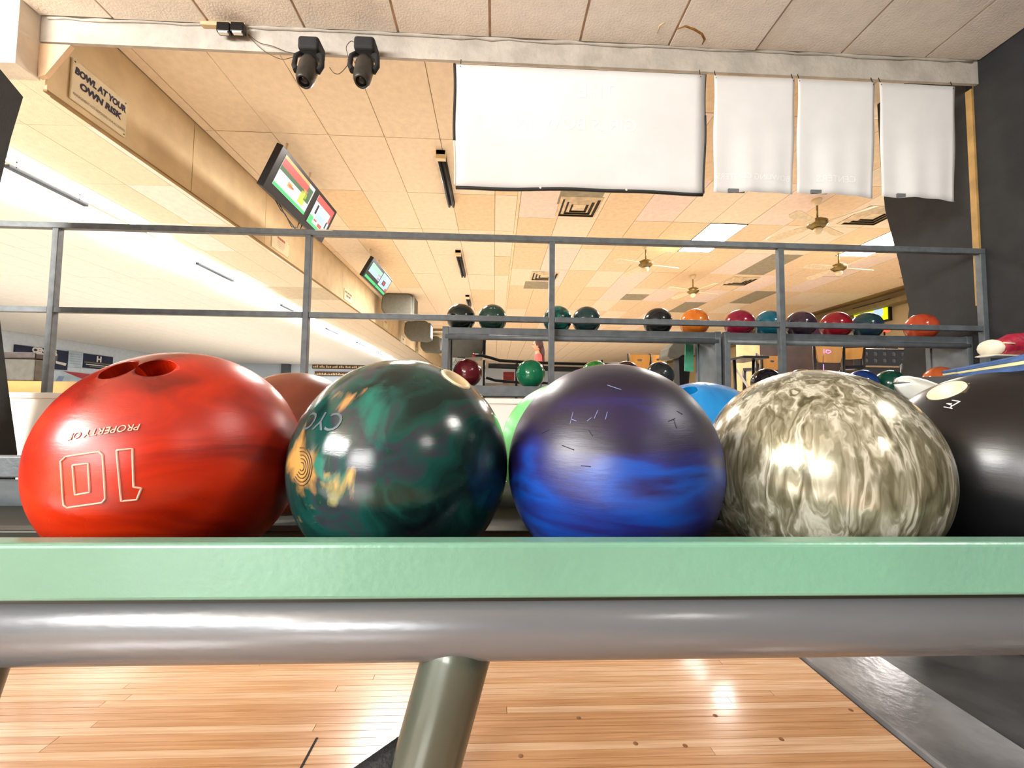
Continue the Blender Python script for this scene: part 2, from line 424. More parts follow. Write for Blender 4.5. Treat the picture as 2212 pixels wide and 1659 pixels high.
# half-size grey and pink filler panels lying beside the vents
for p, m in ((greys[0], M_greyt), (greys[1], M_greyt), (greys[2], M_greyt)):
    MB().box((p.x - .3, p.y - .3 if m is M_greyt else p.y - .5, FZ - .003), (p.x + .3, p.y + .3, FZ + .008)).build('ceiling_tile', m, cf)

cl = struct(MB().box((-20.2, -9, FZ + .012), (-3.16, 32, FZ + .06)).build('ceiling', M_gridw))
n = 0
for j in range(-1, 7):
    for i in range(5):
        x1 = -3.17 - .6 * i; x0 = x1 - .6; y0 = 2.1 + 1.22 * j
        if i == 4: x0 = -6.0
        tile(cl, x0, x1, y0, y0 + 1.22, FZ, M_tan if rnd(.7) else M_near)
for j in range(-1, 5):
    for i in range(9):
        x1 = -6.05 - .61 * i; x0 = x1 - .61; y0 = 2.6 + 1.9 * j
        o = tile(cl, x0, x1, y0, y0 + 1.9, FZ, M_white, g=.009)
far = MB()
for j in range(14):
    for i in range(5): far.box((-6.0 + .565 * i, 11.9 + 1.4 * j, FZ), (-6.0 + .565 * i + .555, 11.9 + 1.4 * j + 1.39, FZ + .011))
far.build('distant_ceiling_tiles', M_tan, cl)['kind'] = 'stuff'
far = MB()
for i in range(23):
    x1 = -6.05 - .61 * i
    for j in range(-1, 11):
        if i < 9 and j < 4: continue
        y0 = 2.6 + 1.9 * (j + 1) if j < 4 else 12.1 + 2.7 * (j - 4)
        if j == -1: y0 = .7
        far.box((x1 - .602, y0, FZ), (x1, y0 + (1.892 if j < 4 else 2.69), FZ + .011))
far.build('distant_white_tiles', M_white, cl)['kind'] = 'stuff'

# ------------------------------------------------------------ beam and bulkhead
bt = struct(MB().box((-3.148, 2.92, 3.168), (3.62, 2.944, FZ + .05)).build('trim_2', M_beam))
MB().box((-4.2, 2.79, 2.905), (-3.15, 2.944, NZ + .03)).build('beam_end', mat('pale plaster beam end', 'DDD3C4', .85, var=.04, bump=.4, bscale=30), bt)
MB().prism([at(a_, b_, Y=2.922) for a_, b_ in ((83, 93), (152, 97), (97, 162), (82, 166))], (0, .03, 0)).build('beam_corner', mat('peach plaster corner', 'DDBE9C', .85, var=.04, bump=.4, bscale=30), bt)
# lumpy plaster fillet where beam and tiles meet
fil = MB(); pts = []
for i in range(60):
    x = -3.1 + 6.65 * i / 59; pts.append((x, 2.915, NZ - .004 + random.uniform(-.006, .006)))
fil.tube(pts, [random.uniform(.006, .016) for _ in pts], 8)
fil.build('plaster_fillet', M_beam, bt)

bk = struct(MB().box((-3.2, 3.06, 2.875), (-3.16, 31, FZ + .01)).build('trim_3', mat('bulkhead core', '8F7A52', .8)))
ys = [2.98, 4.40, 5.80, 7.2, 8.75, 10.3, 12.0, 13.8, 15.6, 17.8, 20.2, 23, 26, 31]
for i in range(len(ys) - 1):
    MB().box((-3.16, ys[i] + .004, 2.87), (-3.145, ys[i + 1] - .004, FZ)).build('bulkhead_panel', M_bulk, bk)
MB().box((-3.165, 2.98, 2.858), (-3.138, 31, 2.872)).build('bulkhead_edge', mat('brown edge strip', '8A6A38', .7), bk)

# ------------------------------------------------------------ walls
wr = struct(MB().box((3.60, -4, 0), (3.70, 2.955, NZ + .05)).build('wall_right', M_blackwall))
# far side wall wing of the booth: black board with a cut-back edge
pr = [(3.6, 3.002, .4)] + [(3.6, y, z) for y, z in ((3.64, .4), (3.62, 1.0), (3.55, 1.45), (3.52, 1.6), (3.60, 2.05), (3.71, 2.57), (3.74, 3.05), (3.75, 3.62))] + [(3.6, 3.002, 3.62)]
struct(MB().prism(pr, (.05, 0, 0)).build('wall_right_wing', M_blackwall))
struct(MB().box((3.585, 2.958, 1.5), (3.61, 3.0, 3.16)).build('trim_4', mat('tan door edge', 'B69258', .6, var=.1)))
# left black booth side
pl = [(-3.05, y, z) for y, z in ((-.6, 0), (2.882, 0), (2.882, .372), (2.80, .8), (2.729, 1.205), (2.68, 1.62), (2.673, 2.026), (2.71, 2.345), (2.76, 2.655), (2.63, 2.73), (-.6, 2.73))]
struct(MB().prism(pl, (-.05, 0, 0)).build('wall_left', M_blackwall))
struct(MB().box((-1.5, -4.1, 0), (3.7, -4, NZ)).build('wall_rear', mat('tan rear wall', '6E6357', .8)))
struct(MB().box((-20.3, 31.2, 0), (9.8, 31.4, FZ + .05)).build('wall_far', mat('pale blue wall', 'D3DFEA', .8, var=.05, scale=.3)))
struct(MB().box((-20.4, -4, 0), (-20.2, 31.2, FZ + .05)).build('wall_left_far', mat('pale lane wall', 'DDE6EE', .8, var=.03)))
wfr = struct(MB().box((9.8, 2.96, 0), (9.95, 31.2, FZ + .05)).build('wall_right_far', mat('tan hall wall', 'A58E64', .8, var=.06, scale=1)))
MB().box((9.5, 3.0, 3.30), (9.8, 31, 3.42)).build('wall_soffit', mat('olive soffit', '7A6A40', .7), wfr)
MB().box((9.77, 11.65, 2.7), (9.80, 14.5, 3.3)).build('wall_panel', mat('purple wall panel', '4A1F4E', .7), wfr)

# ------------------------------------------------------------ railing
rt = thing('railing', 'grey steel tube railing with two rails on the white half wall', 'railing', (0, 2.95, .762))
MB().box((-3.9, 2.93, 1.872), (3.60, 2.972, 1.912)).build('top_rail', M_rail, rt, bevel=.003)
for i, (xa, xb) in enumerate(((-3.9, -2.985), (-2.945, -1.318), (-1.274, .372), (.416, 2.032), (2.076, 3.56))):
    MB().box((xa, 2.932, 1.298), (xb, 2.968, 1.336)).build('mid_rail', M_rail, rt, bevel=.003)
for xc in (-2.965, -1.296, .394, 2.054, 3.58):
    MB().box((xc - .02, 2.93, .762), (xc + .02, 2.97, 1.872)).build('post', M_rail, rt, bevel=.003)
MB().tube([(-1.25, 2.93, 1.905), (-1.20, 2.929, 1.908), (-1.13, 2.929, 1.904)], [.004, .007, .003], 6).build('tape_scrap', M_wht, rt)

# ------------------------------------------------------------ near ball rack
RY_, RZ_ = .337, .5362                 # axis of the front tube
rk = thing('ball_rack', 'two-sided ball return rack, green bumper bar over a silver grey tube', 'ball rack', (0, .57, 0))
x0, x1 = -1.25, 1.35
MB().box((x0, .309, .5645), (x1, .3265, .6035)).build('bumper_bar', M_green, rk, bevel=.003, seg=3)
MB().tube([(x0, RY_, RZ_), (x1, RY_, RZ_)], .0262, 40).build('front_tube', M_tubem, rk)
MB().box((x0, .322, .553), (x1, .334, .566)).build('weld_strip', M_pan, rk)
MB().box((x0, .345, .520), (x1, .505, .526)).build('rack_pan', M_pan, rk)
MB().box((x0, .535, .50), (x1, .56, .548)).build('centre_rail', M_pan, rk, bevel=.002)
MB().box((x0, .60, .513), (x1, .79, .519)).build('rack_pan', M_pan, rk)
MB().box((x0, .812, .563), (x1, .83, .602)).build('bumper_bar', M_rack, rk, bevel=.003)
MB().tube([(x0, .812, .532), (x1, .812, .532)], .028, 24).build('rear_tube', M_rack, rk)
for xc in (-.62, .48, 1.1):
    MB().box((xc - .02, .34, .49), (xc + .02, .80, .519)).build('cross_member', M_pan, rk)
def rleg(xt, yy):
    tp = Vector((xt, yy, RZ_ - .002)); bt_ = Vector((xt - .135, yy, .02)); t2 = tp.lerp(bt_, .035)
    lg = MB().tube([tp, t2, tp.lerp(bt_, .5), bt_], [.018, .0258, .0258, .0258], 32).build('leg', M_leg, rk)
    MB().lathe([(0, .0), (.05, 0), (.055, .012), (.03, .03), (0, .03)], (bt_.x, yy, 0), n=24).build('foot', M_black, lg)
    return tp, bt_
ptop = at(1003, 1428, Y=RY_)
for xx_ in (at(-62, 1432, Y=RY_).x, ptop.x, ptop.x + .62):
    tp, bt_ = rleg(xx_, RY_)
tp, bt_ = rleg(ptop.x, .812)
q = at(868, 1625, Y=.345)
MB().tube([(q.x + .015, .34, q.z + .012), (q.x - .085, .34, q.z - .055)], .011, 12).build('brace', M_black, rk)

# ------------------------------------------------------------ bowling balls
R = .1083
def hit(px, py, C, r):
    d = ray(px, py).normalized(); o = Vector((0, 0, H)) - C
    b = o.dot(d); c = o.dot(o) - r * r; q = b * b - c
    t = -b - math.sqrt(max(q, 0))
    p = o + d * t
    return p.normalized() * r          # relative to the centre
def ball(name, label, m, C, r=R, nu=96, nv=64, holes=(), group=None, inserts=(), hm=None, hr=.0135, depth=.05):
    """sphere around its own centre; finger holes are bored, inserts are sleeves set into the bore"""
    root = thing(name, label, 'ball', (C.x, C.y, C.z - r), group)
    body = bpy.data.objects.new('ball_body', MB().sphere((0, 0, 0), r, nu, nv).mesh('ball_body')); COL.objects.link(body)
    body.data.materials.append(m)
    body.parent = root; body.location = (0, 0, r)
    cut = []
    for d in list(holes) + [i[0] for i in inserts]:
        rr = hr
        for i in inserts:
            if i[0] is d: rr = i[1]
        n_ = d.normalized()
        cy = MB().tube([n_ * (r - depth), n_ * (r + .02)], rr, 28).build('cutter', None)
        cut.append(cy)
    if cut:
        for cy in cut:
            md = body.modifiers.new('bore', 'BOOLEAN'); md.object = cy; md.solver = 'EXACT'; md.operation = 'DIFFERENCE'
        dg = bpy.context.evaluated_depsgraph_get(); dg.update()
        body.parent = None; body.location = (0, 0, 0)
        dg = bpy.context.evaluated_depsgraph_get(); dg.update()
        me = bpy.data.meshes.new_from_object(body.evaluated_get(dg)); body.modifiers.clear(); body.data = me
        for p_ in me.polygons:
            c_ = p_.center
            p_.use_smooth = c_.length > r * .985
        if not me.materials: me.materials.append(m)
        body.parent = root; body.location = (0, 0, r)
        for cy in cut: bpy.data.objects.remove(cy)
    for d, rr, im in inserts:
        n_ = d.normalized(); t = .004
        prof = [(rr - .0003, -.04), (rr - .0003, .0), (rr - .0012, .0012), (rr - t, .0006), (rr - t, -.032), (0, -.032)]
        top = r * math.sqrt(1 - (rr / r) ** 2) + .0008
        s_ = MB().lathe(prof, n_ * top, n_, 32).build('hole_insert', im); s_.parent = root; s_.location = (0, 0, r)
    return root, body
def engrave(root, r, lines, C, m, name='engraved_number', w=.0008):
    mb = MB()
    for pl_ in lines:
        pts = []
        for a, b in zip(pl_, pl_[1:]):
            for k in range(6):
                t = k / 6; pts.append(hit(a[0] + (b[0] - a[0]) * t, a[1] + (b[1] - a[1]) * t, C, r) * 1.0008)
        pts.append(hit(pl_[-1][0], pl_[-1][1], C, r) * 1.0008)
        mb.tube(pts, w, 6)
    o = mb.build(name, m); o.parent = root; o.location = (0, 0, r)
    return o
def ball_text(root, r, C, txt, pa, pb, size, m, name, shear=0, bold=0, space=1, up=None):
    """lettering wrapped on the ball from pixel pa (start) to pb (end of the line)"""
    a, b = hit(*pa, C, r), hit(*pb, C, r); n0 = ((a + b) / 2).normalized(); u = (b - a); L_ = u.length; u = (u - n0 * n0.dot(u)).normalized(); v = n0.cross(u)
    me = textmesh(txt, size, shear=shear, bold=bold, extrude=.0003, space=space)
    bm = bmesh.new(); bm.from_mesh(me)
    wmax = max(w.co.x for w in bm.verts) - min(w.co.x for w in bm.verts); k = L_ / wmax
    for w in bm.verts:
        d = (n0 + (u * w.co.x * k + v * w.co.y * k) / r).normalized(); w.co = d * (r + .0002 + w.co.z)
    bm.to_mesh(me); bm.free()
    me.materials.clear(); me.materials.append(m); me.name = name
    o = bpy.data.objects.new(name, me); COL.objects.link(o); o.parent = root; o.location = (0, 0, r)
    return o

C_red, C_grn, C_blu, C_slv = Vector((-.3115, .445, .643)), Vector((-.0935, .450, .640)), Vector((.124, .448, .639)), Vector((.3415, .446, .636))
C_blk = Vector((.5585, .447, .637))
FRONT = 'front row of balls on the near rack'
BACK = 'back row of balls on the near rack'
P = lambda c, px, py: hit(px, py, c, R)
m = ballmat('red orange resin', ['5A0C02', '9E1C04', 'C42A06', 'D23E10'], 5, 2.0, (1, 1, 3.2), .26, [.28, .42, .56, .72], scr=.5, bump=.07, spec=.55)
M_scr = mat('whitish engraving', 'F0B8A4', .6)
r1, b1 = ball('bowling_ball', 'red-orange bowling ball with outlined number 10 and two finger holes', m, C_red, holes=[P(C_red, 255, 797), P(C_red, 336, 793)], group=FRONT, hr=.0145)
z = 3.352
def Z1(l): return [(x / z, 740 + y / z) for x, y in l]
engrave(r1, R, [Z1([(480, 825), (720, 790), (745, 815), (765, 1130), (740, 1160), (490, 1195), (462, 1175), (442, 860), (480, 825)]),
                Z1([(528, 888), (640, 875), (652, 1085), (545, 1103), (528, 888)]),
                Z1([(845, 780), (960, 768), (968, 1045), (1025, 1055), (992, 1138), (878, 1148), (845, 780)])], C_red, M_scr)
ball_text(r1, R, C_red, 'PROPERTY OF', (308, 921), (148, 944), .02, M_scr, 'engraved_lettering', shear=.25)
m = ballmat('green marbled resin', ['0A0E12', '0E2824', '12403A', '2E3038', '14362E', '9C8A58'], 8, 3.4, (1, 1, 1), .1, [.30, .42, .53, .60, .66, .80],
            patches=((P(C_grn, 640, 1010), .030, 'B08448'), (P(C_grn, 730, 1068), .016, 'B89858'), (P(C_grn, 735, 855), .016, 'A87848'), (P(C_grn, 848, 858), .006, 'C89C48'), (P(C_grn, 700, 1100), .014, '7E7A50'), (P(C_grn, 690, 1040), .016, '2A6A5C'), (P(C_grn, 790, 890), .026, '186054')), scr=.3)
r2, b2 = ball('bowling_ball', 'dark green and gold marbled bowling ball with cream finger insert', m, C_grn, inserts=[(P(C_grn, 986, 818), .0165, M_cream)], group=FRONT)
M_eng2 = mat('grey engraving', '3A4A50', .5)
ball_text(r2, R, C_grn, 'CYC', (742, 912), (664, 908), .03, M_eng2, 'engraved_lettering', shear=.1)
sp = []
for k, rr in enumerate((8, 15, 22, 29, 36)):
    sp.append([(652 + rr * .62 * math.cos(t * .35), 1008 + rr * 1.15 * math.sin(t * .35)) for t in range(-5, 8)])
engrave(r2, R, sp, C_grn, mat('dark engraving', '4A3418', .6), 'engraved_rings', .0005)
m = ballmat('blue banded resin', ['0C0820', '160E38', '181E62', '0A3E94', '1A1850'], 5.0, 1.3, (.4, 1, 2.8), .36, [.36, .46, .53, .60, .67], scr=.3, bump=.09, coat=0, spec=.6)
r3, b3 = ball('bowling_ball', 'scuffed dark blue bowling ball with violet bands', m, C_blu, group=FRONT)
sc_ = []
for l in ([(1232, 916), (1238, 890)], [(1284, 904), (1292, 886)], [(1308, 906), (1312, 890)], [(1236, 906), (1246, 910)], [(1268, 910), (1278, 902)], [(1312, 832), (1342, 842)], [(1272, 930), (1280, 942)], [(1170, 936), (1186, 928)], [(1214, 962), (1240, 972)], [(1255, 1006), (1276, 1008)], [(1455, 905), (1462, 925)], [(1444, 910), (1458, 904)], [(1462, 888), (1474, 895)]):
    sc_.append(l)
for i_, l_ in enumerate(sc_): engrave(r3, R, [l_], C_blu, mat('pale scratch', '6E73A0', .6) if i_ < 6 else mat('dark scratch', '141830', .6), 'scratch_mark', .0004)
m = ballmat('silver pearl resin', ['4A4632', '6C6852', '8E8A76', 'C2BFAE', '75715C'], 44, 3.0, (1.4, 1.4, .27), .2, [.30, .42, .52, .62, .76], metal=.35, bump=.04, scr=.2, detail=3, coat=.2)
r4, b4 = ball('bowling_ball', 'silver grey pearl marbled bowling ball', m, C_slv, group=FRONT)
m = ballmat('black resin', ['070708', '101113'], 4, 1, rough=.28, scr=.5, bump=.05)
r5, b5 = ball('bowling_ball', 'black bowling ball cut by the right picture edge', m, C_blk, inserts=[(P(C_blk, 2043, 842), .0175, M_cream)], group=FRONT)
M_wh = mat('white engraving', 'C8CAC8', .6)
zz = 7.09
def Z2(l): return [(1900 + x / zz, 680 + y / zz) for x, y in l]
engrave(r5, R, [Z2([(1110, 1310), (1232, 1328), (1120, 1392), (1030, 1360), (1110, 1362)]), Z2([(985, 1412), (1118, 1436)]), Z2([(1110, 1392), (1085, 1425)])], C_blk, M_wh, 'engraved_lettering', .0006)

m = ballmat('brown resin', ['4A1E12', '6E3420', '58281A'], 4, 1.5, rough=.28)
ball('bowling_ball', 'brown bowling ball in the back row between red and green balls', m, Vector((-.306, .675, .642)), group=BACK)
m = ballmat('light green resin', ['2F9A50', '6CC87A', '96DE96'], 4, 1.5, rough=.2)
ball('bowling_ball', 'light green bowling ball peeking out behind the blue one', m, Vector((.118, .675, .633)), group=BACK)
m = ballmat('cyan resin', ['064A80', '0C6AA4', '1C84C0'], 5, 1.8, (1, 1, .6), rough=.16)
C_cy = Vector((.334, .675, .636))
r8, b8 = ball('bowling_ball', 'bright cyan blue bowling ball with white lettering in the back row', m, C_cy, holes=[P(C_cy, 1487, 843)], group=BACK)
ball_text(r8, R, C_cy, 'IPROVE', (1538, 832), (1508, 826), .02, M_wh, 'engraved_lettering', bold=.002)

# far rack
def simple_ball(C, cols, label, group, r=.108, text=None, rough=.12, **k):
    m = ballmat('ball resin', cols, 5, 2, rough=rough, scr=.3, **k)
    C = Vector(C); o = bpy.data.objects.new('bowling_ball', MB().sphere((0, 0, 0), r, 48, 32).mesh('bowling_ball')); COL.objects.link(o)
    o.data.materials.append(m); o.location = C; tag(o, label, 'ball', group)
    return o
RYC = 3.19
TOPZ = at(1030, 708, Y=3.05).z
TG, LG = 'balls on the top shelf of the far rack', 'balls on the lower shelf of the far rack'
tops = [(996, 687, ['0E1512', '1C2A26'], 'near-black green bowling ball, first from the left on the far top shelf'),
        (1064, 688, ['16302A', '24463E'], 'dark green bowling ball numbered 15 on the far top shelf'),
        (1204, 691, ['0C3A38', '157868', '0A2A2C', '2CA08C'], 'teal swirled bowling ball behind a railing post'),
        (1267, 692, ['16282C', '22403F'], 'dark slate green ball right of the teal swirled one'),
        (1421, 692, ['101214', '1E2024'], 'black bowling ball left of the orange one on top shelf'),
        (1500, 693, ['A84A14', 'D47A24'], 'bright orange bowling ball on the far top shelf'),
        (1597, 694, ['4E0A1C', '8E1634'], 'crimson bowling ball left of the teal blue ball'),
        (1662, 695, ['083A48', '136070'], 'teal blue ball half hidden by a railing post'),
        (1729, 696, ['100E1C', '3A2A34', '14122A'], 'black and maroon ball right of the railing post'),
        (1805, 698, ['4E0A14', '8A1822'], 'dark red ball on the right rack top shelf'),
        (1872, 700, ['16123A', '173834', '241A4A'], 'indigo and green ball left of the exit light'),
        (1990, 706, ['7A2A12', 'B4482A'], 'rust red bowling ball at the right end of the top shelf')]
for px, py, c, lb in tops:
    p = at(px, py, Y=RYC); b_ = simple_ball((p.x, RYC, TOPZ + .097), c, lb, TG)
    if '15' in lb:
        t_ = text_on('ball_number', '15', .07, p + Vector((0, -.118, .082)), (-1, 0, 0), (0, .55, -.8), mat('pale number', '8FA89A', .6))
        C0 = Vector((p.x, RYC, TOPZ + .097))
        for w in t_.data.vertices: w.co = (w.co - C0).normalized() * .1086 
        t_.parent = b_
LOWZ = at(1050, 833, Y=3.05).z; LOW2 = at(1862, 829, Y=3.19).z - .100
lows = [(1010, 807, 3.19, ['3A0C12', '6A1C26'], 'dark maroon ball on the lower shelf behind the green and gold ball'),
        (1146, 808, 3.19, ['0E5A3C', '1E7A54'], 'emerald green ball alone on the open lower shelf'),
        (1286, 812, 3.19, ['1A5A20', '4A9A3C'], 'grass green ball just peeking over the blue ball'),
        (1353, 814, 3.19, ['1C1014', '4A2A30'], 'dark maroon ball top peeking over the blue ball, right'),
        (1425, 812, 3.19, ['1A1C1E', '2E3236'], 'charcoal ball on the lower shelf beside the blue ball'),
        (1655, 815, 3.19, ['100E12', '221C22'], 'black ball over the silver ball, left of the railing post'),
        (1732, 822, 3.19, ['0E0E10', '1C1C20'], 'black ball with pale rim peeking over the silver ball'),
        (1862, 820, 3.19, ['0E1840', '1C3E7A'], 'navy blue ball on the lower shelf over the silver ball'),
        (1922, 822, 3.19, ['0A2A20', '124A3A'], 'deep green ball right of the navy one on the lower shelf'),
        (2031, 828, 3.19, ['8A3A18', 'BE6234'], 'copper orange ball above the black ball')]
for px, py, yy, c, lb in lows:
    p = at(px, py, Y=yy); simple_ball((p.x, yy, (LOWZ if px < 1500 else LOW2) + (.135 if px > 2000 else .100)), c, lb, LG)

def far_rack(xa, xb, label, split):
    t = thing('ball_rack', label, 'ball rack', ((xa + xb) / 2, 3.19, .4))
    zt = TOPZ; LOWZ = LOW2 if split else globals()['LOWZ']
    MB().box((xa + .02, 3.038, zt - .05), (xb - .02, 3.062, zt)).build('shelf_rail', M_rack, t, bevel=.004)
    MB().tube([(xa + .02, 3.05, zt - .068), (xb - .02, 3.05, zt - .068)], .021, 14).build('shelf_tube', M_rack, t)
    MB().box((xa + .02, 3.318, zt - .03), (xb - .02, 3.342, zt)).build('shelf_rail', M_rack, t, bevel=.004)
    MB().box((xa + .02, 3.10, zt - .045), (xb - .02, 3.16, zt - .018)).build('ball_track', M_pan, t)
    MB().box((xa + .02, 3.24, zt - .045), (xb - .02, 3.30, zt - .018)).build('ball_track', M_pan, t)
    for yy in (3.05, 3.33):
        MB().box((xa + .02, yy - .012, LOWZ - .075), (xb - .02, yy + .012, LOWZ)).build('shelf_rail', M_rack, t, bevel=.004)
    MB().box((xa + .02, 3.07, LOWZ - .03), (xb - .02, 3.31, LOWZ - .015)).build('rack_pan', M_pan, t)
    for xx, s in ((xa, 1), (xb, -1)):
        MB().box((min(xx, xx + s * .045), 3.035, .4), (max(xx, xx + s * .045), 3.075, zt + .005)).build('end_post', M_rack, t, bevel=.004)
        MB().box((min(xx, xx + s * .045), 3.31, .4), (max(xx, xx + s * .045), 3.35, zt + .005)).build('end_post', M_rack, t, bevel=.004)
        MB().box((min(xx + s * .01, xx + s * .035), 3.075, .45), (max(xx + s * .01, xx + s * .035), 3.31, zt - .0)).build('end_panel', M_rack, t)
    return t
xl = at(956, 720, Y=3.05).x; xm = at(1557, 720, Y=3.05).x; xr = at(2125, 740, Y=3.05).x
far_rack(xl, xm - .005, 'grey steel ball rack behind the railing, left of two', 0)
far_rack(xm + .02, min(xr, 3.595), 'grey steel ball rack behind the railing, right of two', 1)
for px in (1680, 1745, 1840):
    pass

# ------------------------------------------------------------ banners under the beam
def banner(c4, label, edge=(0, 0, 0, 0), tape=None, prints=(), grp=None):
    """c4 = corners TL, TR, BR, BL (pixels) on the plane just in front of the beam"""
    Yb = 2.90
    tl, tr, br, bl = [at(a, b, Y=Yb) for a, b in c4]
    t = thing('banner', label, 'banner', ((bl.x + br.x) / 2, Yb, min(bl.z, br.z)), grp)
    nx, nz = 24, 16; vs = []
    def P_(u, v):
        p = tl.lerp(tr, u).lerp(bl.lerp(br, u), v)
        w = .010 * math.sin(u * 7 + 1.3 * v) * v + .006 * math.sin(u * 17 + 4) * v * v
        sag = -.002 * math.sin(u * math.pi * 2.2) * (v > .98)
        return Vector((p.x + .004 * math.sin(v * 9 + u * 3) * (u in (0, 1)), Yb + w, p.z + sag))
    for s_ in (0, .003):
        for j in range(nz + 1):
            for i in range(nx + 1):
                q_ = P_(i / nx, j / nz); vs.append(q_ + Vector((0, s_, 0)))
    W_ = nx + 1; o2 = W_ * (nz + 1); fs = []
    for j in range(nz):
        for i in range(nx):
            a = j * W_ + i
            fs.append((a, a + 1, a + W_ + 1, a + W_)); fs.append((o2 + a, o2 + a + W_, o2 + a + W_ + 1, o2 + a + 1))
    for i in range(nx):
        fs.append((i, o2 + i, o2 + i + 1, i + 1)); a = nz * W_ + i; fs.append((a, a + 1, o2 + a + 1, o2 + a))
    for j in range(nz):
        a = j * W_; fs.append((a, a + W_, o2 + a + W_, o2 + a)); a += nx; fs.append((a, o2 + a, o2 + a + W_, a + W_))
    MB().add(vs, fs, True).build('banner_cloth', M_banner, t)
    def strip(u0, v0, u1, v1, w, m=M_tape, name='banner_hem', dx=0, dz=0, k=14, cl=1):
        pts = [P_(u0 + (u1 - u0) * i / k, v0 + (v1 - v0) * i / k) + Vector((dx, .001, dz)) for i in range(k + 1)]
        MB().tube(pts, w, 6).build(name, m, t)
    L_, B_, R_, T_ = edge
    if L_: strip(0, 0, 0, .63, L_, dx=-L_ * .7); strip(0, .63, 0, .99, L_ * .6, M_wht, dx=-L_ * .7)
    if B_: strip(0, 1, 1, 1, B_, dz=-B_ * .9, k=24)
    if R_: strip(1, .0, 1, .35, R_ * .5, dx=R_ * .5); strip(1, .35, 1, 1, R_, dx=R_ * .6)
    if T_: strip(0, 0, 1, 0, T_)
    if B_:
        for u in (.335, .68):
            p = P_(u, 1) + Vector((0, -.012, -.006)); MB().lathe([(0, .003), (.007, .003), (.009, 0), (0, 0)], p, (0, -1, 0), 12).build('grommet', M_wht, t)
    if tape:
        a = P_(tape[0], .985); MB().box((a.x, a.y - .012, a.z - .012), (a.x + .12, a.y - .001, a.z + .014)).build('tape_patch', mat('grey tape', '6E7072', .6), t)
    for u, v, txt, sz in prints:
        a = P_(u, v); o_ = text_on('print_through', txt, sz, a, (-1, 0, 0), (0, 0, 1), M_print)
        for q_ in o_.data.vertices:
            uu = (q_.co.x - bl.x) / (br.x - bl.x); vv = 1 - (q_.co.z - bl.z) / (tl.z - bl.z)
            q_.co.y = P_(min(max(uu, 0), 1), min(max(vv, 0), 1)).y - .0015
        o_['kind'] = 'stuff'; setpar(o_, t)
    for u in (.02, .98):
        a = P_(u, 0); MB().tube([a + Vector((0, .0, -.02)), a + Vector((0, .02, .05))], .003, 6).build('hanging_tie', M_tape, t)
    return t
banner([(984, 138), (1524, 161), (1521, 415), (984, 401)], 'large white banner with black hem under the beam, widest of four', (.010, .012, .008, .002), None, ((.56, .19, 'THE', .15), (.45, .47, 'GIRLS BOWLING', .13)))
banner([(1543, 163), (1717, 170), (1715, 417), (1542, 414)], 'small white banner right next to the large black-hemmed one', (0, 0, 0, 0), (.18,), ((.5, .87, 'BOWLING CENTERS', .06),))
banner([(1724, 170), (1890, 178), (1889, 426), (1722, 415)], 'middle one of the three small white banners', (0, 0, 0, 0), (.18,), ((.5, .87, 'CENTERS', .07),))
banner([(1900, 178), (2063, 187), (2066, 433), (1906, 423)], 'rightmost small white banner in front of the black wall', (0, 0, 0, 0), (.20,))

# ------------------------------------------------------------ spot lights hung on the beam
def spot(px, label, seed, lens=False):
    s = 3.16 - H
    c = at(px, 127, Y=2.88)
    t = thing('spotlight', label, 'spotlight', (c.x, 2.88, c.z))
    u = .0032                    # metres per pixel there
    b = MB().box((c.x - .065, 2.78, c.z - .01), (c.x + .075, 2.915, c.z + .085)).build('base_box', M_black, t, bevel=.022, seg=4)
    for sx in (-1, 1):
        MB().tube([(c.x + sx * .055, 2.84, c.z + .0), (c.x + sx * .088, 2.82, c.z - .035), (c.x + sx * .092, 2.81, c.z - .11), (c.x + sx * .068, 2.80, c.z - .155)], [.020, .016, .017, .022], 10).build('yoke_arm', M_black, t)
    ax = Vector((.03, -.42, -.9)).normalized(); top = Vector((c.x + .005, 2.845, c.z - .045))
    prof = [(0, 0), (.035, .003), (.056, .025), (.063, .07), (.060, .16), (.056, .23), (.045, .262), (.036, .268), (.034, .255), (0, .25)]
    hd = MB().lathe(prof, top, ax, 24).build('lamp_head', mat('dark grey lamp housing', '3B3834', .35, .2, var=.15, scale=20), t)
    MB().lathe([(0, .256), (.034, .257), (.034, .249)], top, ax, 20).build('lens', mat('lamp lens', 'B8C0C6' if lens else '2A2C30', .05, .6 if lens else .2), hd)
    return t
spot(676, 'black yoke-mounted spotlight on the beam, left of two', 1)
spot(793, 'black yoke-mounted spotlight on the beam, right of two with bright lens', 2, True)
def cable(pts, Y, label, r=.0022, sub=6):
    p3 = [at(a, b, Y=Y) for a, b in pts]; out = []
    n_ = len(p3)
    for i in range(n_ - 1):
        p0, p1, p2, p3_ = p3[max(i - 1, 0)], p3[i], p3[i + 1], p3[min(i + 2, n_ - 1)]
        for k in range(sub):
            t = k / sub
            out.append(.5 * ((2 * p1) + (p2 - p0) * t + (2 * p0 - 5 * p1 + 4 * p2 - p3_) * t * t + (3 * p1 - p0 - 3 * p2 + p3_) * t ** 3))
    out.append(p3[-1])
    return tag(MB().tube(out, r, 6).build('cable', mat('thin dark cable', '4A3A28', .7)), label, 'cable')
cable([(536, 74), (560, 92), (590, 100), (620, 112), (645, 116)], 2.905, 'upper thin cable from the socket box to the left spotlight')
cable([(536, 76), (556, 98), (580, 116), (612, 128), (645, 118)], 2.9, 'lower thin cable sagging from the socket box to the left spotlight')
cable([(712, 146), (722, 158), (735, 158), (752, 138), (752, 122), (748, 102), (758, 89), (768, 93)], 2.86, 'thin cable looping between the two spotlights')
cable([(751, 128), (757, 148), (764, 158)], 2.86, 'short thin cable end hanging left of the right spotlight')
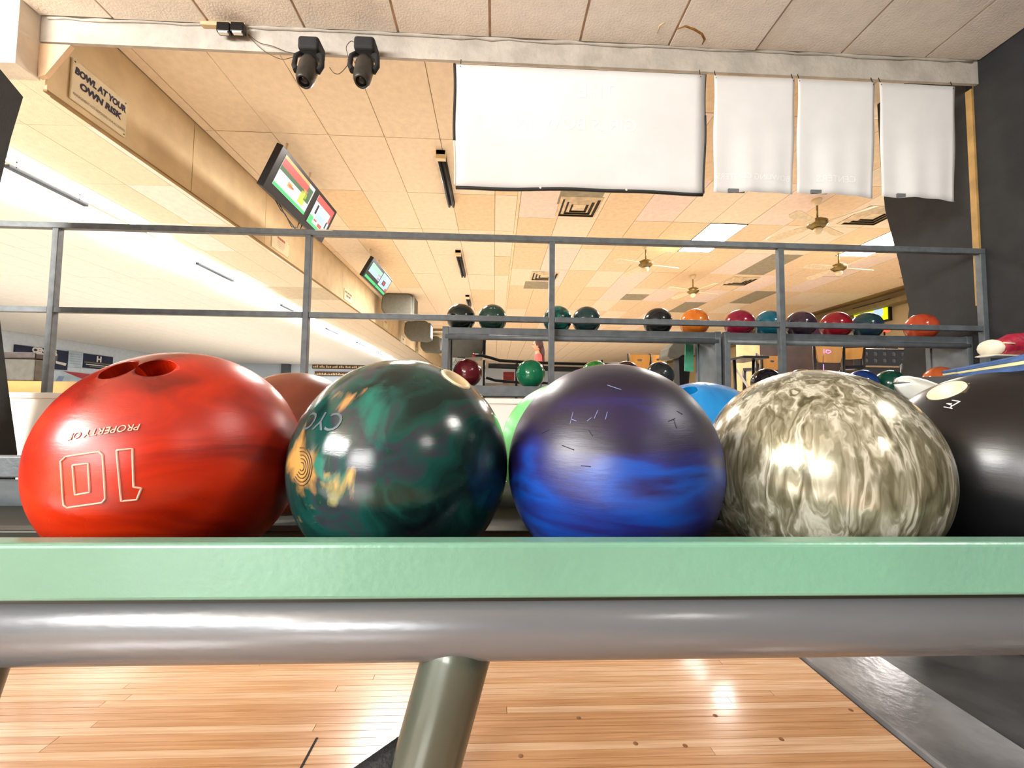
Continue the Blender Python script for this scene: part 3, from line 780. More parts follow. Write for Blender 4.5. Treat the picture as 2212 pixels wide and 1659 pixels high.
so = thing('socket_box', 'cream socket strip with two black adapters on the beam', 'socket', tuple(at(485, 60, Y=2.9)))
a, b = at(436, 36, Y=2.9), at(532, 52, Y=2.9)
MB().box((a.x, 2.885, b.z - .03), (b.x, 2.92, b.z + .03)).build('socket_strip', mat('cream strip', 'DDBE94', .7), so, bevel=.004)
for k, px in enumerate((486, 516)):
    c = at(px, 63, Y=2.87)
    q = MB().box((c.x - .045, 2.845, c.z - .035), (c.x + .043, 2.89, c.z + .032)).build('adapter', M_blackm, so, bevel=.006)
    MB().box((c.x - .03, 2.846, c.z - .045), (c.x + .03, 2.87, c.z - .034)).build('adapter_base', M_wht, q)

# ------------------------------------------------------------ signs on the bulkhead
def bsign(pts, label, lines, red=False):
    """board on the bulkhead: near/far, top/bottom pixels"""
    XS = -3.14
    P4 = [at(a, b, X=XS) for a, b in pts]           # near top, far top, far bottom, near bottom
    y0 = (P4[0].y + P4[3].y) / 2; y1 = (P4[1].y + P4[2].y) / 2; z1 = (P4[0].z + P4[1].z) / 2; z0 = (P4[2].z + P4[3].z) / 2
    t = thing('wall_sign', label, 'sign', (XS, (y0 + y1) / 2, z0))
    MB().box((XS - .004, y0, z0), (XS + .010, y1, z1)).build('sign_board', M_sign, t, bevel=.009)
    for yy, z_ in ((y0 + .02, z1 - .02), (y1 - .02, z1 - .02), (y1 - .02, z0 + .02)):
        MB().lathe([(0, .004), (.006, .002), (.007, 0)], (XS + .010, yy, z_), (1, 0, 0), 8).build('screw', M_fanb, t)
    h = z1 - z0; w = y1 - y0
    for txt, v, sz, mm in lines:
        me = text_on('sign_lettering', txt, h * sz, (XS + .0115, (y0 + y1) / 2, z0 + h * v), (0, 1, 0), (0, 0, 1), mm, t, shear=.15, bold=.004 if sz > .15 else 0)
        ws = max(q_.co.y for q_ in me.data.vertices) - min(q_.co.y for q_ in me.data.vertices)
        if ws > w * .92:
            k = w * .92 / ws; cy = sum(q_.co.y for q_ in me.data.vertices) / len(me.data.vertices)
            for q_ in me.data.vertices: q_.co.y = q_.co.y * k if False else (q_.co.y - 0) * k
    return t
M_redink = mat('faded red ink', 'B0604A', .7)
M_brink = mat('faded brown ink', '7A6444', .7)
bsign([(162, 128), (292, 238), (250, 284), (140, 205)], 'weathered white sign reading BOWL AT YOUR OWN RISK on the tan bulkhead', (('BOWL AT YOUR', .74, .23, M_text), ('OWN RISK', .46, .23, M_text), ('MANAGEMENT NOT RESPONSIBLE FOR ACCIDENTS', .16, .10, M_brink)))
bsign([(594, 507), (633, 530), (613, 552), (578, 526)], 'small white WARNING notice on the bulkhead below the top rail', (('WARNING', .82, .20, M_redink), ('All bowlers must keep off', .62, .08, M_brink), ('the lanes beyond the foul line.', .50, .08, M_brink), ('Lanes are oiled and slippery.', .38, .08, M_brink), ('Shoes must be worn.', .26, .08, M_brink)))
bsign([(748, 626), (764, 637), (754, 655), (738, 641)], 'small cream notice on the bulkhead below the second screen', (('BOWL AT YOUR', .72, .24, M_brink), ('OWN RISK', .42, .24, M_brink)))
bsign([(832, 690), (842, 698), (832, 710), (822, 701)], 'pinkish notice on the bulkhead just under the middle rail', (('NOTICE', .7, .26, M_redink),))
bsign([(868, 726), (879, 733), (872, 743), (862, 736)], 'tiny notice on the bulkhead near its far end, fourth small one', (('BOWL', .6, .3, M_brink),))
bsign([(900, 751), (906, 756), (901, 764), (895, 759)], 'farthest tiny notice on the bulkhead', (('RISK', .6, .3, M_brink),))

# ------------------------------------------------------------ flat screens hung beside the bulkhead
def screenpair(tl, bl, tr, zt, label, pics, thick=.07, back=False):
    """tilted double display: tl, bl near-edge pixels, tr far top pixel; zt height of the top edge"""
    A = at(*tl, Z=zt); d = ray(*bl); B = d * (A.y / d.y); B.z += H
    Cc = at(*tr, Z=zt); Ly = Cc.y - A.y
    vdir = (B - A); hh = vdir.length; v = vdir.normalized(); v.y = 0; v.normalize(); u = Vector((0, 1, 0)); n_ = u.cross(v)   # outward
    if n_.x < 0: n_ = -n_
    nn = n_
    t = thing('screen', label, 'screen', tuple(A + vdir * .5 + u * Ly * .5))
    def pt(s, q_, o_=0): return A + u * (Ly * s) + v * (hh * q_) + nn * o_
    def slab(s0, s1, q0, q1, o0, o1, name, m, par=t, bevel=0):
        return MB().hexa([pt(s0, q0, o0), pt(s1, q0, o0), pt(s1, q1, o0), pt(s0, q1, o0), pt(s0, q0, o1), pt(s1, q0, o1), pt(s1, q1, o1), pt(s0, q1, o1)]).build(name, m, par, bevel=bevel)
    slab(0, 1, 0, 1, -thick, 0, 'screen_housing', M_blackm, bevel=.008)
    slab(.2, .8, .2, .8, -thick - .05, -thick, 'rear_box', M_black)
    top = pt(.5, .45, -thick - .04)
    for dy in (-.3, .3):
        MB().tube([(top.x, top.y + dy, top.z), (top.x, top.y + dy, FZ)], .014, 8).build('ceiling_arm', M_tan, t)
    for (s0, s1, q0, q1, shapes) in pics:
        sc = slab(s0, s1, q0, q1, .0, .004, 'picture', shapes[0])
        for (a0, a1, b0, b1, mm) in shapes[1:]:
            S0, S1 = s0 + (s1 - s0) * a0, s0 + (s1 - s0) * a1; Q0, Q1 = q0 + (q1 - q0) * b0, q0 + (q1 - q0) * b1
            slab(S0, S1, Q0, Q1, .004, .0055, 'picture_area', mm, sc)
    return t, pt, slab
def em(name, c, e=.7): return mat(name, c, .3, var=0.0, emit=e)
E_w, E_g, E_r, E_dg, E_o, E_lb, E_lg, E_y, E_k, E_b = em('screen white', 'E8F4E4'), em('screen green', '3FD678'), em('screen red', 'E84A44'), em('screen dark green', '2F6A3C', .6), em('screen orange', 'F0B060'), em('screen light blue', 'BCD8EE'), em('screen mint', 'A8ECC4'), em('screen yellow green', 'D2E04A'), mat('screen dark', '1C1A26', .3), em('screen blue', '3A6AD0', .8)
t, pt, slab = screenpair((612, 313), (567, 402), (725, 458), 3.33, 'pair of flat screens in one long black frame hung near the bulkhead, nearest', [
    (.07, .55, .09, .80, (E_w, (0, .8, 0, .10, E_o), (0, .82, .10, .34, E_r), (0, .75, .34, .48, E_dg), (.80, .97, .12, .62, E_dg), (0, 1, .90, 1, E_g), (.30, .42, .55, .70, E_o), (.33, .48, .60, .66, E_r), (.68, .86, .40, .82, E_y), (.72, .84, .30, .40, E_o))),
    (.63, .955, .09, .86, (E_w, (0, 1, 0, .22, E_r), (.9, 1, .22, .5, E_r), (0, 1, .90, 1, E_g), (0, .2, .72, .9, E_g), (.14, .22, .28, .60, E_k), (.84, .90, .5, .74, E_k), (.25, .75, .50, .74, E_lb), (.24, .4, .74, .80, E_r), (.5, .72, .76, .88, E_r), (.3, .7, .32, .36, E_lb), (.3, .7, .40, .44, E_lb)))])
for k in range(2):
    q = pt(.22 + .05 * k, 1.0, -.04); pp = [q + Vector((0, .0, 0)), q + Vector((.01, .10, -.06)), q + Vector((.0, .22, -.05 - .03 * k)), q + Vector((0, .38 + .1 * k, -.13)), q + Vector((.0, .52, -.08)), q + Vector((0, .56, .0))]
    MB().tube(pp, .006, 6).build('hanging_cable', M_black, t)
t, pt, slab = screenpair((808, 556), (783, 597), (844, 606), 3.33, 'double flat screen with green bars, second along the bulkhead', [
    (.06, .53, .16, .62, (E_lg, (0, 1, .5, 1, E_lb), (.75, 1, .45, .6, E_r), (.80, .95, .75, .95, E_r))), (.56, .97, .08, .74, (E_lb, (.28, .60, .45, .78, E_k), (.34, .54, .52, .72, E_r), (0, .35, .9, 1, E_w), (.8, 1, .8, 1, E_r), (.5, .9, .0, .3, E_w))),
    (.04, .5, .80, .92, (E_g,)), (.52, .98, .80, .92, (E_g,))])
# older hooded monitors further along
def hooded(px, py, w, X, label, scr=True):
    c = at(px, py, X=X); s = w
    t = thing('hooded_monitor', label, 'monitor', tuple(c))
    L_ = .62 * s
    prof = [(-.42, .05), (-.40, .25), (-.25, .33), (.30, .33), (.42, .24), (.44, -.30), (.30, -.34), (-.30, -.30), (-.42, -.12)]
    MB().prism([(c.x + a * s, c.y - L_ / 2, c.z + b * s) for a, b in prof], (0, L_, 0)).build('monitor_housing', M_hood, t, bevel=.05 * s, seg=3)
    fr = MB().box((c.x + .40 * s, c.y - L_ * .46, c.z - .28 * s), (c.x + .47 * s, c.y + L_ * .46, c.z + .25 * s)).build('screen_bezel', M_hood, t, bevel=.02)
    MB().box((c.x + .465 * s, c.y - L_ * .36, c.z - .22 * s), (c.x + .475 * s, c.y + L_ * .36, c.z + .19 * s)).build('picture', em('screen pale blue', 'A8D0F0', .9) if scr else M_blackm, fr)
    MB().tube([(c.x, c.y, c.z + .2 * s), (c.x, c.y, FZ)], .03, 8).build('ceiling_arm', M_hood, t)
    return t
hooded(862, 664, .95, -2.55, 'grey hooded box monitor hung at the ceiling, nearest of the row', False)
hooded(903, 716, .95, -2.55, 'grey hooded box monitor with blue picture, second of the row')
hooded(932, 745, .95, -2.55, 'grey hooded box monitor with blue picture, third, left of the rack post')

# ------------------------------------------------------------ ceiling fittings
def tubelight(pa, pb, label, grp):
    a, b = at(*pa, Z=FZ - .06), at(*pb, Z=FZ - .06)
    x = (a.x + b.x) / 2; L_ = b.y - a.y
    t = thing('strip_lamp', label, 'lamp', (x, a.y, FZ), grp)
    MB().box((x - .05, a.y, FZ - .05), (x + .05, b.y, FZ - .002)).build('lamp_housing', M_black, t)
    for s in (-.028, .028):
        MB().tube([(x + s, a.y + .05, FZ - .07), (x + s, b.y - .02, FZ - .07)], .019, 12).build('lamp_tube', M_blackm, t)
    MB().box((x - .055, a.y - .0, FZ - .10), (x + .055, a.y + .06, FZ - .003)).build('lamp_end', M_cream, t)
    return t
tubelight((957, 335), (971, 446), 'unlit black twin-tube strip lamp beside the large banner, nearest', 'unlit strip lamps')
tubelight((992, 547), (999, 598), 'unlit black twin-tube strip lamp below the top rail, second', 'unlit strip lamps')
tubelight((1010, 642), (1014, 662), 'unlit black twin-tube strip lamp just above the near-black ball, farthest', 'unlit strip lamps')

def vent(px, py, label, w=.60):
    c = at(px, py, Z=FZ)
    t = thing('air_vent', label, 'air vent', (c.x, c.y, FZ), 'square ceiling air diffusers')
    MB().box((c.x - w / 2, c.y - w / 2, FZ - .004), (c.x + w / 2, c.y + w / 2, FZ + .004)).build('vent_back', mat('dark vent void', '3A2E20', .8), t)
    for k in range(4):
        r0 = w / 2 - .07 * k; r1 = r0 - .035; z0 = FZ - .012 - .008 * (3 - k); mb = MB()
        if k == 3: mb.box((c.x - r0, c.y - r0, z0 - .0), (c.x + r0, c.y + r0, z0 + .008))
        else:
            o4 = [(-1, -1), (1, -1), (1, 1), (-1, 1)]
            vs = [(c.x + a * r0, c.y + b * r0, FZ - .006) for a, b in o4] + [(c.x + a * r1, c.y + b * r1, FZ - .026) for a, b in o4] + [(c.x + a * r0, c.y + b * r0, FZ - .001) for a, b in o4] + [(c.x + a * r1, c.y + b * r1, FZ - .021) for a, b in o4]
            fs = []
            for i in range(4):
                j = (i + 1) % 4; fs += [(i, j, 4 + j, 4 + i), (8 + i, 12 + i, 12 + j, 8 + j), (i, 8 + i, 8 + j, j), (4 + i, 4 + j, 12 + j, 12 + i)]
            mb.add(vs, fs)
        mb.build('vent_louvre', mat('cream vent metal', 'E8D0A8', .5, var=.1), t)
    return t
vent(1250, 447, 'square ceiling air diffuser under the large banner, nearest')
vent(1176, 596, 'square ceiling air diffuser crossed by the third railing post')
vent(1598, 607, 'square ceiling air diffuser right of the middle ceiling fan')
vent(1884, 466, 'square ceiling air diffuser half hidden by the black wall')
def fan(px, py, label, ang, s=.66):
    c = at(px, py, Z=FZ - .36)
    t = thing('ceiling_fan', label, 'ceiling fan', (c.x, c.y, FZ), 'cream ceiling fans')
    x, y, z = c
    MB().tube([(x, y, z + .08), (x, y, FZ)], .012, 8).build('downrod', M_fanb, t)
    MB().lathe([(0, 0), (.065, 0), (.05, -.06), (.015, -.09)], (x, y, FZ), n=16).build('canopy', M_cream, t)
    MB().lathe([(0, .09), (.06, .085), (.12, .05), (.125, .0), (.08, -.04), (0, -.045)], (x, y, z), n=20).build('motor', M_fanb, t)
    MB().lathe([(0, -.045), (.05, -.05), (.06, -.09), (.03, -.13), (0, -.135)], (x, y, z), n=16).build('lamp_bowl', M_cream, t)
    for k in range(4):
        a = ang + k * math.pi / 2; q = Matrix.Rotation(a, 3, 'Z')
        tilt = Matrix.Rotation(.22, 3, 'X')
        mb = MB(); pr_ = [(.13, -.03), (.20, -.06), (s * .9, -.075), (s, -.05), (s, .05), (s * .9, .075), (.20, .06), (.13, .03)]
        vs = [Vector((x, y, z)) + q @ (tilt @ Vector((u_, v_, 0))) for u_, v_ in pr_]
        mb.prism(vs, (0, 0, .008)).build('blade', M_fan, t)
    return t
fan(1395, 572, 'cream ceiling fan under the lit panel, second railing bay from right', .25)
fan(1766, 486, 'cream ceiling fan just above the top rail, nearest', .5)
fan(1497, 630, 'small distant ceiling fan above the orange ball', .3)
fan(1812, 580, 'cream ceiling fan in the rightmost bay beside the black wall', .1)
# lit panels
for (xa, xb, ya, yb), lb in zip(LIGHTRECTS, ('lit white ceiling panel crossed by the top rail', 'lit white ceiling panel beside the black wall')):
    t = thing('ceiling_light', lb, 'ceiling light', ((xa + xb) / 2, (ya + yb) / 2, FZ))
    MB().box((xa + .01, ya + .01, FZ - .002), (xb - .01, yb - .01, FZ + .008)).build('diffuser', M_lamp, t)
    mb = MB()
    for a, b in (((xa, ya), (xb, ya + .01)), ((xa, yb - .01), (xb, yb)), ((xa, ya + .01), (xa + .01, yb - .01)), ((xb - .01, ya + .01), (xb, yb - .01))):
        mb.box((a[0], a[1], FZ - .006), (b[0], b[1], FZ + .01))
    mb.build('light_frame', mat('black light frame', '2A2218', .5), t)
print('LIGHTRECTS', LIGHTRECTS, 'tiles', NT)

# lane strip lights: dark gear tray with the tube shining on the white ceiling
GX = -6.22
for i, (a, b) in enumerate((((10, 360), (190, 445)), ((425, 570), (503, 607)), ((608, 660), (632, 672)), ((705, 710), (730, 722)), ((772, 740), (787, 748)), ((817, 763), (827, 768)))):
    A, B = at(*a, Z=3.50), at(*b, Z=3.50)
    x = (A.x + B.x) / 2
    t = thing('lane_light', ['strip light over the lanes, nearest, at the left picture edge', 'strip light over the lanes, second, in the first railing bay', 'strip light over the lanes, third, left of the second post', 'strip light over the lanes, fourth, right of the second post', 'strip light over the lanes, fifth', 'strip light over the lanes, farthest'][i], 'strip light', (x, A.y, FZ), 'strip lights over the lanes')
    w = .03
    MB().box((x - w, A.y, 3.49), (x + w, B.y, 3.53)).build('gear_tray', M_blackm, t)
    MB().tube([(x + .07, A.y - 1.0, 3.545), (x + .07, B.y + 1.4, 3.545)], .018, 10).build('lamp_tube', M_tubel, t)
    for yy in (A.y + .1, B.y - .1): MB().tube([(x, yy, 3.53), (x, yy, FZ)], .006, 6).build('hanger', M_blackm, t)

# ------------------------------------------------------------ far left: lane end posters, machine
XP = -20.12
def poster(p0, p1, base, label, extra=()):
    a, b = at(p0[0], p0[1], X=XP), at(p1[0], p1[1], X=XP)
    y0, y1, z1, z0 = a.y, b.y, a.z, b.z
    z1 = at(p0[0], p0[1], X=XP).z; z0 = at(p0[0], p1[1], X=XP).z
    t = thing('poster', label, 'poster', (XP, (y0 + y1) / 2, z0))
    MB().box((-20.195, y0, z0), (XP, y1, z1)).build('poster_board', base, t)
    for kind, u0, v0, u1, v1, mm in extra:
        if kind == 'T':
            text_on('poster_lettering', mm[0], (z1 - z0) * mm[1], (XP + .02, y0 + (y1 - y0) * u0, z0 + (z1 - z0) * v0), (0, 1, 0), (0, 0, 1), mm[2], t, bold=.02)
        else:
            MB().prism([(XP + .005, y0 + (y1 - y0) * u_, z0 + (z1 - z0) * v_) for u_, v_ in u0], (.01, 0, 0)).build('poster_area', mm, t)
    return t
poster((34, 744), (146, 790), M_navy, 'navy banner reading CENTER hung over the lane ends', (('T', .52, .84, 0, 0, ('CENTER', .32, M_wht)), ('A', [(.75, .30), (.95, .22), (.97, .35), (.75, .42)], 0, 0, 0, M_wht)))
poster((149, 757), (178, 792), M_bluep, 'pale blue ruled panel between the two navy banners', tuple(('A', [(.1, v_), (.9, v_), (.9, v_ + .03), (.1, v_ + .03)], 0, 0, 0, mat('blue grey print', '9FB8CC', .6)) for v_ in (.2, .35, .5, .65, .8)))
poster((181, 763), (243, 794), M_navy, 'navy banner with a large letter H over the lane ends', (('T', .5, .68, 0, 0, ('H', .55, M_wht)), ('A', [(.03, .36), (.97, .36), (.97, .43), (.03, .43)], 0, 0, 0, mat('gold print', '8C8468', .6)), ('A', [(.08, .22), (.92, .22), (.92, .28), (.08, .28)], 0, 0, 0, M_wht), ('A', [(.2, .1), (.8, .1), (.8, .15), (.2, .15)], 0, 0, 0, mat('gold print', '8C8468', .6))))
poster((60, 795), (235, 845), M_bluep, 'pale blue and red printed panel below the navy banners', (('A', [(.38, 1), (.98, .93), (.98, .62), (.84, .42)], 0, 0, 0, M_redp), ('T', .79, .80, 0, 0, ('T', .3, M_wht)), ('A', [(.25, .1), (.34, .75), (.40, .75), (.33, .1)], 0, 0, 0, mat('grey blue print', '8AA0C8', .6)), ('A', [(.05, .05), (.05, .6), (.16, .7), (.2, .2)], 0, 0, 0, mat('sky print', '5FA0CC', .6)), ('A', [(.0, .0), (1, .0), (1, .08), (0, .08)], 0, 0, 0, mat('brown print', '8A5A40', .6))))

a, b = at(8, 752, Y=3.19), at(82, 828, Y=3.19)
t = thing('counter_machine', 'dark grey box-shaped machine with brown top band on the wooden ledge', 'machine', ((a.x + b.x) / 2, 3.19, .845))
MB().box((a.x, 3.12, .846), (at(74, 800, Y=3.12).x, 3.26, 1.0)).build('machine_body', mat('dark grey machine', '565248', .6, var=.12, scale=20), t, bevel=.008)
MB().box((a.x + .01, 3.11, 1.002), (at(73, 800, Y=3.11).x, 3.27, 1.048)).build('machine_top', mat('brown machine top', '3E2C26', .4, var=.2, scale=30), t, bevel=.01)
MB().sphere((at(88, 780, Y=3.2).x, 3.21, 1.0), .045, 16, 10, (.8, 1, 1.2)).build('machine_hopper', mat('brown grey hopper', '7A6E60', .6, var=.2), t)
# dark column and score boards against the far wall
a, b = at(611, 774, Y=31.0), at(626, 800, Y=31.0)
tag(MB().box((a.x, 30.8, 0.4), (b.x, 31.18, FZ)).build('column', mat('dark grey column', '5A6068', .7)), 'dark grey column against the pale blue far wall', 'column')
M_board = mat('brown board', '6A4420', .5, var=.2, scale=2)
def board(px0, py0, px1, py1, label):
    a, b = at(px0, py0, Y=31.1), at(px1, py1, Y=31.1)
    t = thing('letter_board', label, 'board', ((a.x + b.x) / 2, 31.1, b.z))
    MB().box((a.x, 31.08, b.z), (b.x, 31.16, a.z)).build('board_panel', M_board, t)
    n_ = 9; h = a.z - b.z
    for k in range(n_):
        x = a.x + (b.x - a.x) * (k + .15) / n_
        for j in range(3):
            MB().box((x + j * .13, 31.06, b.z + h * .2), (x + j * .13 + .09, 31.079, b.z + h * (.45 + .1 * ((k + j) % 3)))).build('board_letter', M_cream, t)
board(675, 785, 800, 798, 'long brown board with cream letters on the far wall, upper')
board(680, 802, 770, 813, 'shorter brown board with cream letters on the far wall, lower')

# ------------------------------------------------------------ concourse furniture behind the racks
def stool(px, py, Y, w, label, hole=True, rot=0, hgt=.27, grp='bar stools with maple backs'):
    """py = pixel of the backrest top"""
    c = at(px, py, Y=Y); zt = c.z; s = w / .40
    t = thing('bar_stool', label, 'stool', (c.x, Y, .4), grp)
    q = Matrix.Rotation(rot, 3, 'Z')
    def T(x, y, z): return Vector((c.x, Y, 0)) + q @ Vector((x, y, z))
    n_ = 20; h = hgt * s
    outer = [(-w / 2, 0), (w / 2, 0), (w * .40, -h), (-w * .40, -h)]
    # backrest with an oval hand hole: ring of quads between hole and outline
    def edge(a):
        dx, dz = math.cos(a), math.sin(a); best = None
        cz = -h * .38
        for i in range(4):
            x0_, z0_ = outer[i]; x1_, z1_ = outer[(i + 1) % 4]; z0_ -= cz; z1_ -= cz
            den = dx * (z1_ - z0_) - dz * (x1_ - x0_)
            if abs(den) < 1e-9: continue
            tt = (x0_ * (z1_ - z0_) - z0_ * (x1_ - x0_)) / den; ss = (x0_ * dz - z0_ * dx) / den
            if tt > 0 and -.001 <= ss <= 1.001: best = tt if best is None else min(best, tt)
        return dx * best, dz * best + cz
    vs = []; cz = -h * .38
    for yo in (-.01, .01):
        for k in range(n_):
            a = 2 * math.pi * (k + .5) / n_; e = edge(a); vs.append(T(e[0], yo, zt + e[1]))
        for k in range(n_):
            a = 2 * math.pi * (k + .5) / n_; rr = 1 if hole else .01; vs.append(T(w * .13 * rr * math.cos(a), yo, zt + cz + h * .09 * rr * math.sin(a)))
    fs = []
    for k in range(n_):
        l = (k + 1) % n_
        fs += [(k, l, n_ + l, n_ + k), (2 * n_ + k, 3 * n_ + k, 3 * n_ + l, 2 * n_ + l), (k, 2 * n_ + k, 2 * n_ + l, l), (n_ + k, n_ + l, 3 * n_ + l, 3 * n_ + k)]
    MB().add(vs, fs).build('backrest', M_orangewood, t)
    zs = max(zt - .50 * s, .75)
    MB().prism([T(-w * .5, -.02, zs), T(w * .5, -.02, zs), T(w * .46, w * .95, zs), T(-w * .46, w * .95, zs)], (0, 0, .04)).build('seat', M_blackm, t)
    for sx in (-1, 1):
        MB().tube([T(sx * w * .54, 0, zt + .01), T(sx * w * .50, 0, zs), T(sx * w * .55, -.06, .4)], .016, 8).build('leg', M_blackm, t)
        MB().tube([T(sx * w * .44, w * .9, zs), T(sx * w * .50, w * 1.0, .4)], .016, 8).build('leg', M_blackm, t)
    MB().tube([T(-w * .52, -.03, .65), T(w * .52, -.03, .65)], .012, 6).build('footrest', M_blackm, t)
    return t
stool(1382, 766, 6.6, .34, 'maple-backed bar stool with oval hand hole, left of the grey hood')
stool(1421, 767, 7.0, .30, 'maple-backed bar stool partly behind the grey hood', rot=.3)
stool(1636, 766, 6.4, .20, 'maple-backed bar stool turned sideways, left of the last railing post', rot=.9)
stool(1668, 769, 6.0, .30, 'maple-backed bar stool directly behind the last railing post')
stool(1790, 746, 4.7, .33, 'large maple-backed bar stool above the silver ball', hole=False, hgt=.24)
stool(1842, 752, 4.9, .20, 'maple-backed bar stool edge right of the large one', hole=False, rot=-.5)
stool(1980, 752, 4.6, .14, 'maple-backed bar stool edge next to the black wall wing', hole=False, rot=.9)
# bar wall and counters
tag(MB().box((5.75, 9.5, .4), (9.4, 9.7, 2.24)).build('bar_partition', mat('dark brown bar wall', '2E1A12', .6, var=.3, scale=3)), 'dark brown partition behind the bar stools on the right', 'partition')
tag(MB().box((at(1590, 745, Y=8).x, 7.9, .4), (at(1634, 745, Y=8).x, 8.0, at(1600, 742, Y=8).z)).build('cream_cabinet', mat('cream cabinet', 'C8A878', .6, var=.06)), 'cream cabinet seen between rack post and bar stools', 'cabinet')
t = thing('table', 'black-legged high table between the racks and the stools', 'table', (at(1600, 790, Y=5.2).x, 5.2, .4))
c = at(1606, 776, Y=5.2)
MB().box((c.x - .15, 4.95, c.z - .015), (c.x + .17, 5.5, c.z + .015)).build('table_top', M_blackm, t, bevel=.005)
for sx in (-.12, .13):
    MB().tube([(c.x + sx, 5.2, c.z - .01), (c.x + sx * .8, 5.2, .4)], .02, 8).build('leg', M_blackm, t)
MB().tube([(c.x - .12, 5.2, c.z - .1), (c.x + .12, 5.2, .9)], .014, 6).build('brace', M_wht, t)
a, b = at(1858, 752, Y=5.3), at(1965, 790, Y=5.3)
t = thing('padded_bench', 'black tufted bench back with tan edge, right of the large stool', 'bench', ((a.x + b.x) / 2, 5.35, .4))
MB().box((a.x, 5.3, .42), (b.x, 5.42, a.z)).build('bench_back', M_blackm, t, bevel=.02)
for k in range(5):
    for j in range(2):
        MB().sphere((a.x + .08 + (b.x - a.x - .16) * k / 4, 5.31, b.z + .06 + .09 * j), .042, 12, 8, (1, .4, 1)).build('tuft', mat('black leather', '18181A', .2, coat=.5), t)
MB().box((a.x - .01, 5.27, b.z - .03), (b.x + .01, 5.3, b.z - .008)).build('bench_edge', mat('tan edge', 'A8835A', .5), t)
# tall hood shaped screen on a black stand and a green towel
c = at(1462, 762, Y=4.6)
t = thing('hooded_screen', 'grey rounded hood on a leaning black stand between stools and rack end', 'monitor', (c.x, 4.6, .4))
prof = [(-.15, -.05), (-.13, .03), (-.07, .10), (.02, .125), (.14, .12), (.18, .10), (.18, -.03), (.02, -.035), (-.02, -.07), (-.12, -.08)]
MB().prism([(c.x + a_, 4.5, c.z + b_) for a_, b_ in prof], (0, .25, 0)).build('hood', M_hood, t, bevel=.012)
MB().hexa([(c.x + .02, 4.55, .45), (c.x + .05, 4.55, .45), (c.x + .05, 4.7, .45), (c.x + .02, 4.7, .45), (c.x - .0, 4.55, c.z - .03), (c.x + .14, 4.55, c.z - .03), (c.x + .14, 4.7, c.z - .03), (c.x - .0, 4.7, c.z - .03)]).build('stand', M_blackm, t)
MB().box((c.x - .12, 4.45, .4), (c.x + .2, 4.8, .45)).build('stand_foot', M_blackm, t)
a, b = at(1489, 737, Y=3.30), at(1507, 802, Y=3.30)
mb = MB(); pts = []
tw = [(a.x, a.z), (b.x, a.z), (b.x - .0, b.z), (a.x - .012, b.z + .006)]
mb.prism([(x_, 3.365, z_) for x_, z_ in tw], (0, .012, 0))
tag(mb.build('towel', mat('mint green towel', '57B48E', .9, var=.08, scale=20, bump=.5, bscale=90), bevel=.004), 'mint green towel hanging from the top bar of the left rack', 'towel')

# black bent tube frame (ball return hood) behind the left rack
t = thing('tube_frame', 'black bent tube frame with padded cross bar behind the left rack', 'frame', (at(1100, 790, Y=3.6).x, 3.6, .4))
MB().tube([at(*p, Y=3.60) for p in ((1022, 767), (1040, 768), (1060, 773), (1080, 779), (1130, 782), (1200, 785), (1290, 787), (1340, 787))], .013, 10).build('upper_tube', M_blackm, t)
MB().tube([at(*p, Y=3.60) for p in ((1055, 790), (1110, 792), (1200, 797), (1330, 800))], .022, 10).build('padded_bar', mat('black foam', '1E1A1A', .7), t)
MB().tube([at(*p, Y=3.60) for p in ((1050, 816), (1070, 822), (1120, 826), (1200, 828))], .012, 8).build('lower_tube', M_blackm, t)
for px in (1046, 1116, 1190, 1300):
    A = at(px, 778, Y=3.6)
    MB().tube([(A.x, 3.6, A.z), (A.x, 3.6, .4)], .011, 8).build('upright', M_blackm, t)
MB().tube([at(1021, 766, Y=3.60), at(1027, 769, Y=3.60)], .016, 10).build('orange_cap', mat('orange plastic', 'D8543A', .4), t)
c = at(1100, 814, Y=4.2)
tag(MB().box((c.x - .06, 4.2, c.z - .07), (c.x + .05, 4.35, c.z + .05)).build('red_box', mat('red box', '9C2A26', .5, var=.2, scale=20), bevel=.004), 'small red box behind the lower tube of the black frame', 'box').location
MB_s = MB().box((c.x - .25, 4.1, .4), (c.x + .3, 4.5, c.z - .07)).build('low_cabinet', mat('light grey cabinet', 'B8A898', .6, var=.15, scale=8)); tag(MB_s, 'light grey low cabinet under the red box', 'cabinet')
# grey back of a big box monitor, sheet with a hand drawn star
a, b = at(975, 734, Y=3.75), at(1046, 772, Y=3.75)
t = thing('box_monitor', 'large grey box monitor seen from behind, left end of the far rack', 'monitor', ((a.x + b.x) / 2, 3.85, b.z))
MB().prism([(a.x, 3.75, a.z + .05), (b.x + .01, 3.75, a.z + .05), (b.x, 3.75, a.z - .04), (b.x - .03, 3.75, b.z), (a.x, 3.75, b.z)], (0, .3, 0)).build('monitor_housing', M_hood, t, bevel=.01)
MB().box((b.x - .012, 3.72, b.z + .02), (b.x + .012, 3.76, a.z + .04)).build('screen_bezel', M_blackm, t)
MB().box((a.x + .05, 3.80, .4), (a.x + .12, 3.9, b.z)).build('stand', M_rack, t)
a, b = at(972, 773, Y=3.6), at(1018, 800, Y=3.6)
t = thing('paper_sheet', 'pale grey sheet with a hand-drawn star beside the rack post', 'paper', ((a.x + b.x) / 2, 3.6, b.z))
MB().box((a.x, 3.60, b.z - .1), (b.x, 3.605, a.z)).build('sheet', mat('pale grey paper', 'B8BAAA', .7, var=.03), t)
mb = MB()
st_ = [at(x_, y_, Y=3.597) for x_, y_ in ((975, 792), (979, 786), (976, 783), (982, 783), (984, 775), (986, 783), (990, 780), (987, 787), (982, 786), (984, 793), (979, 798), (975, 792))]
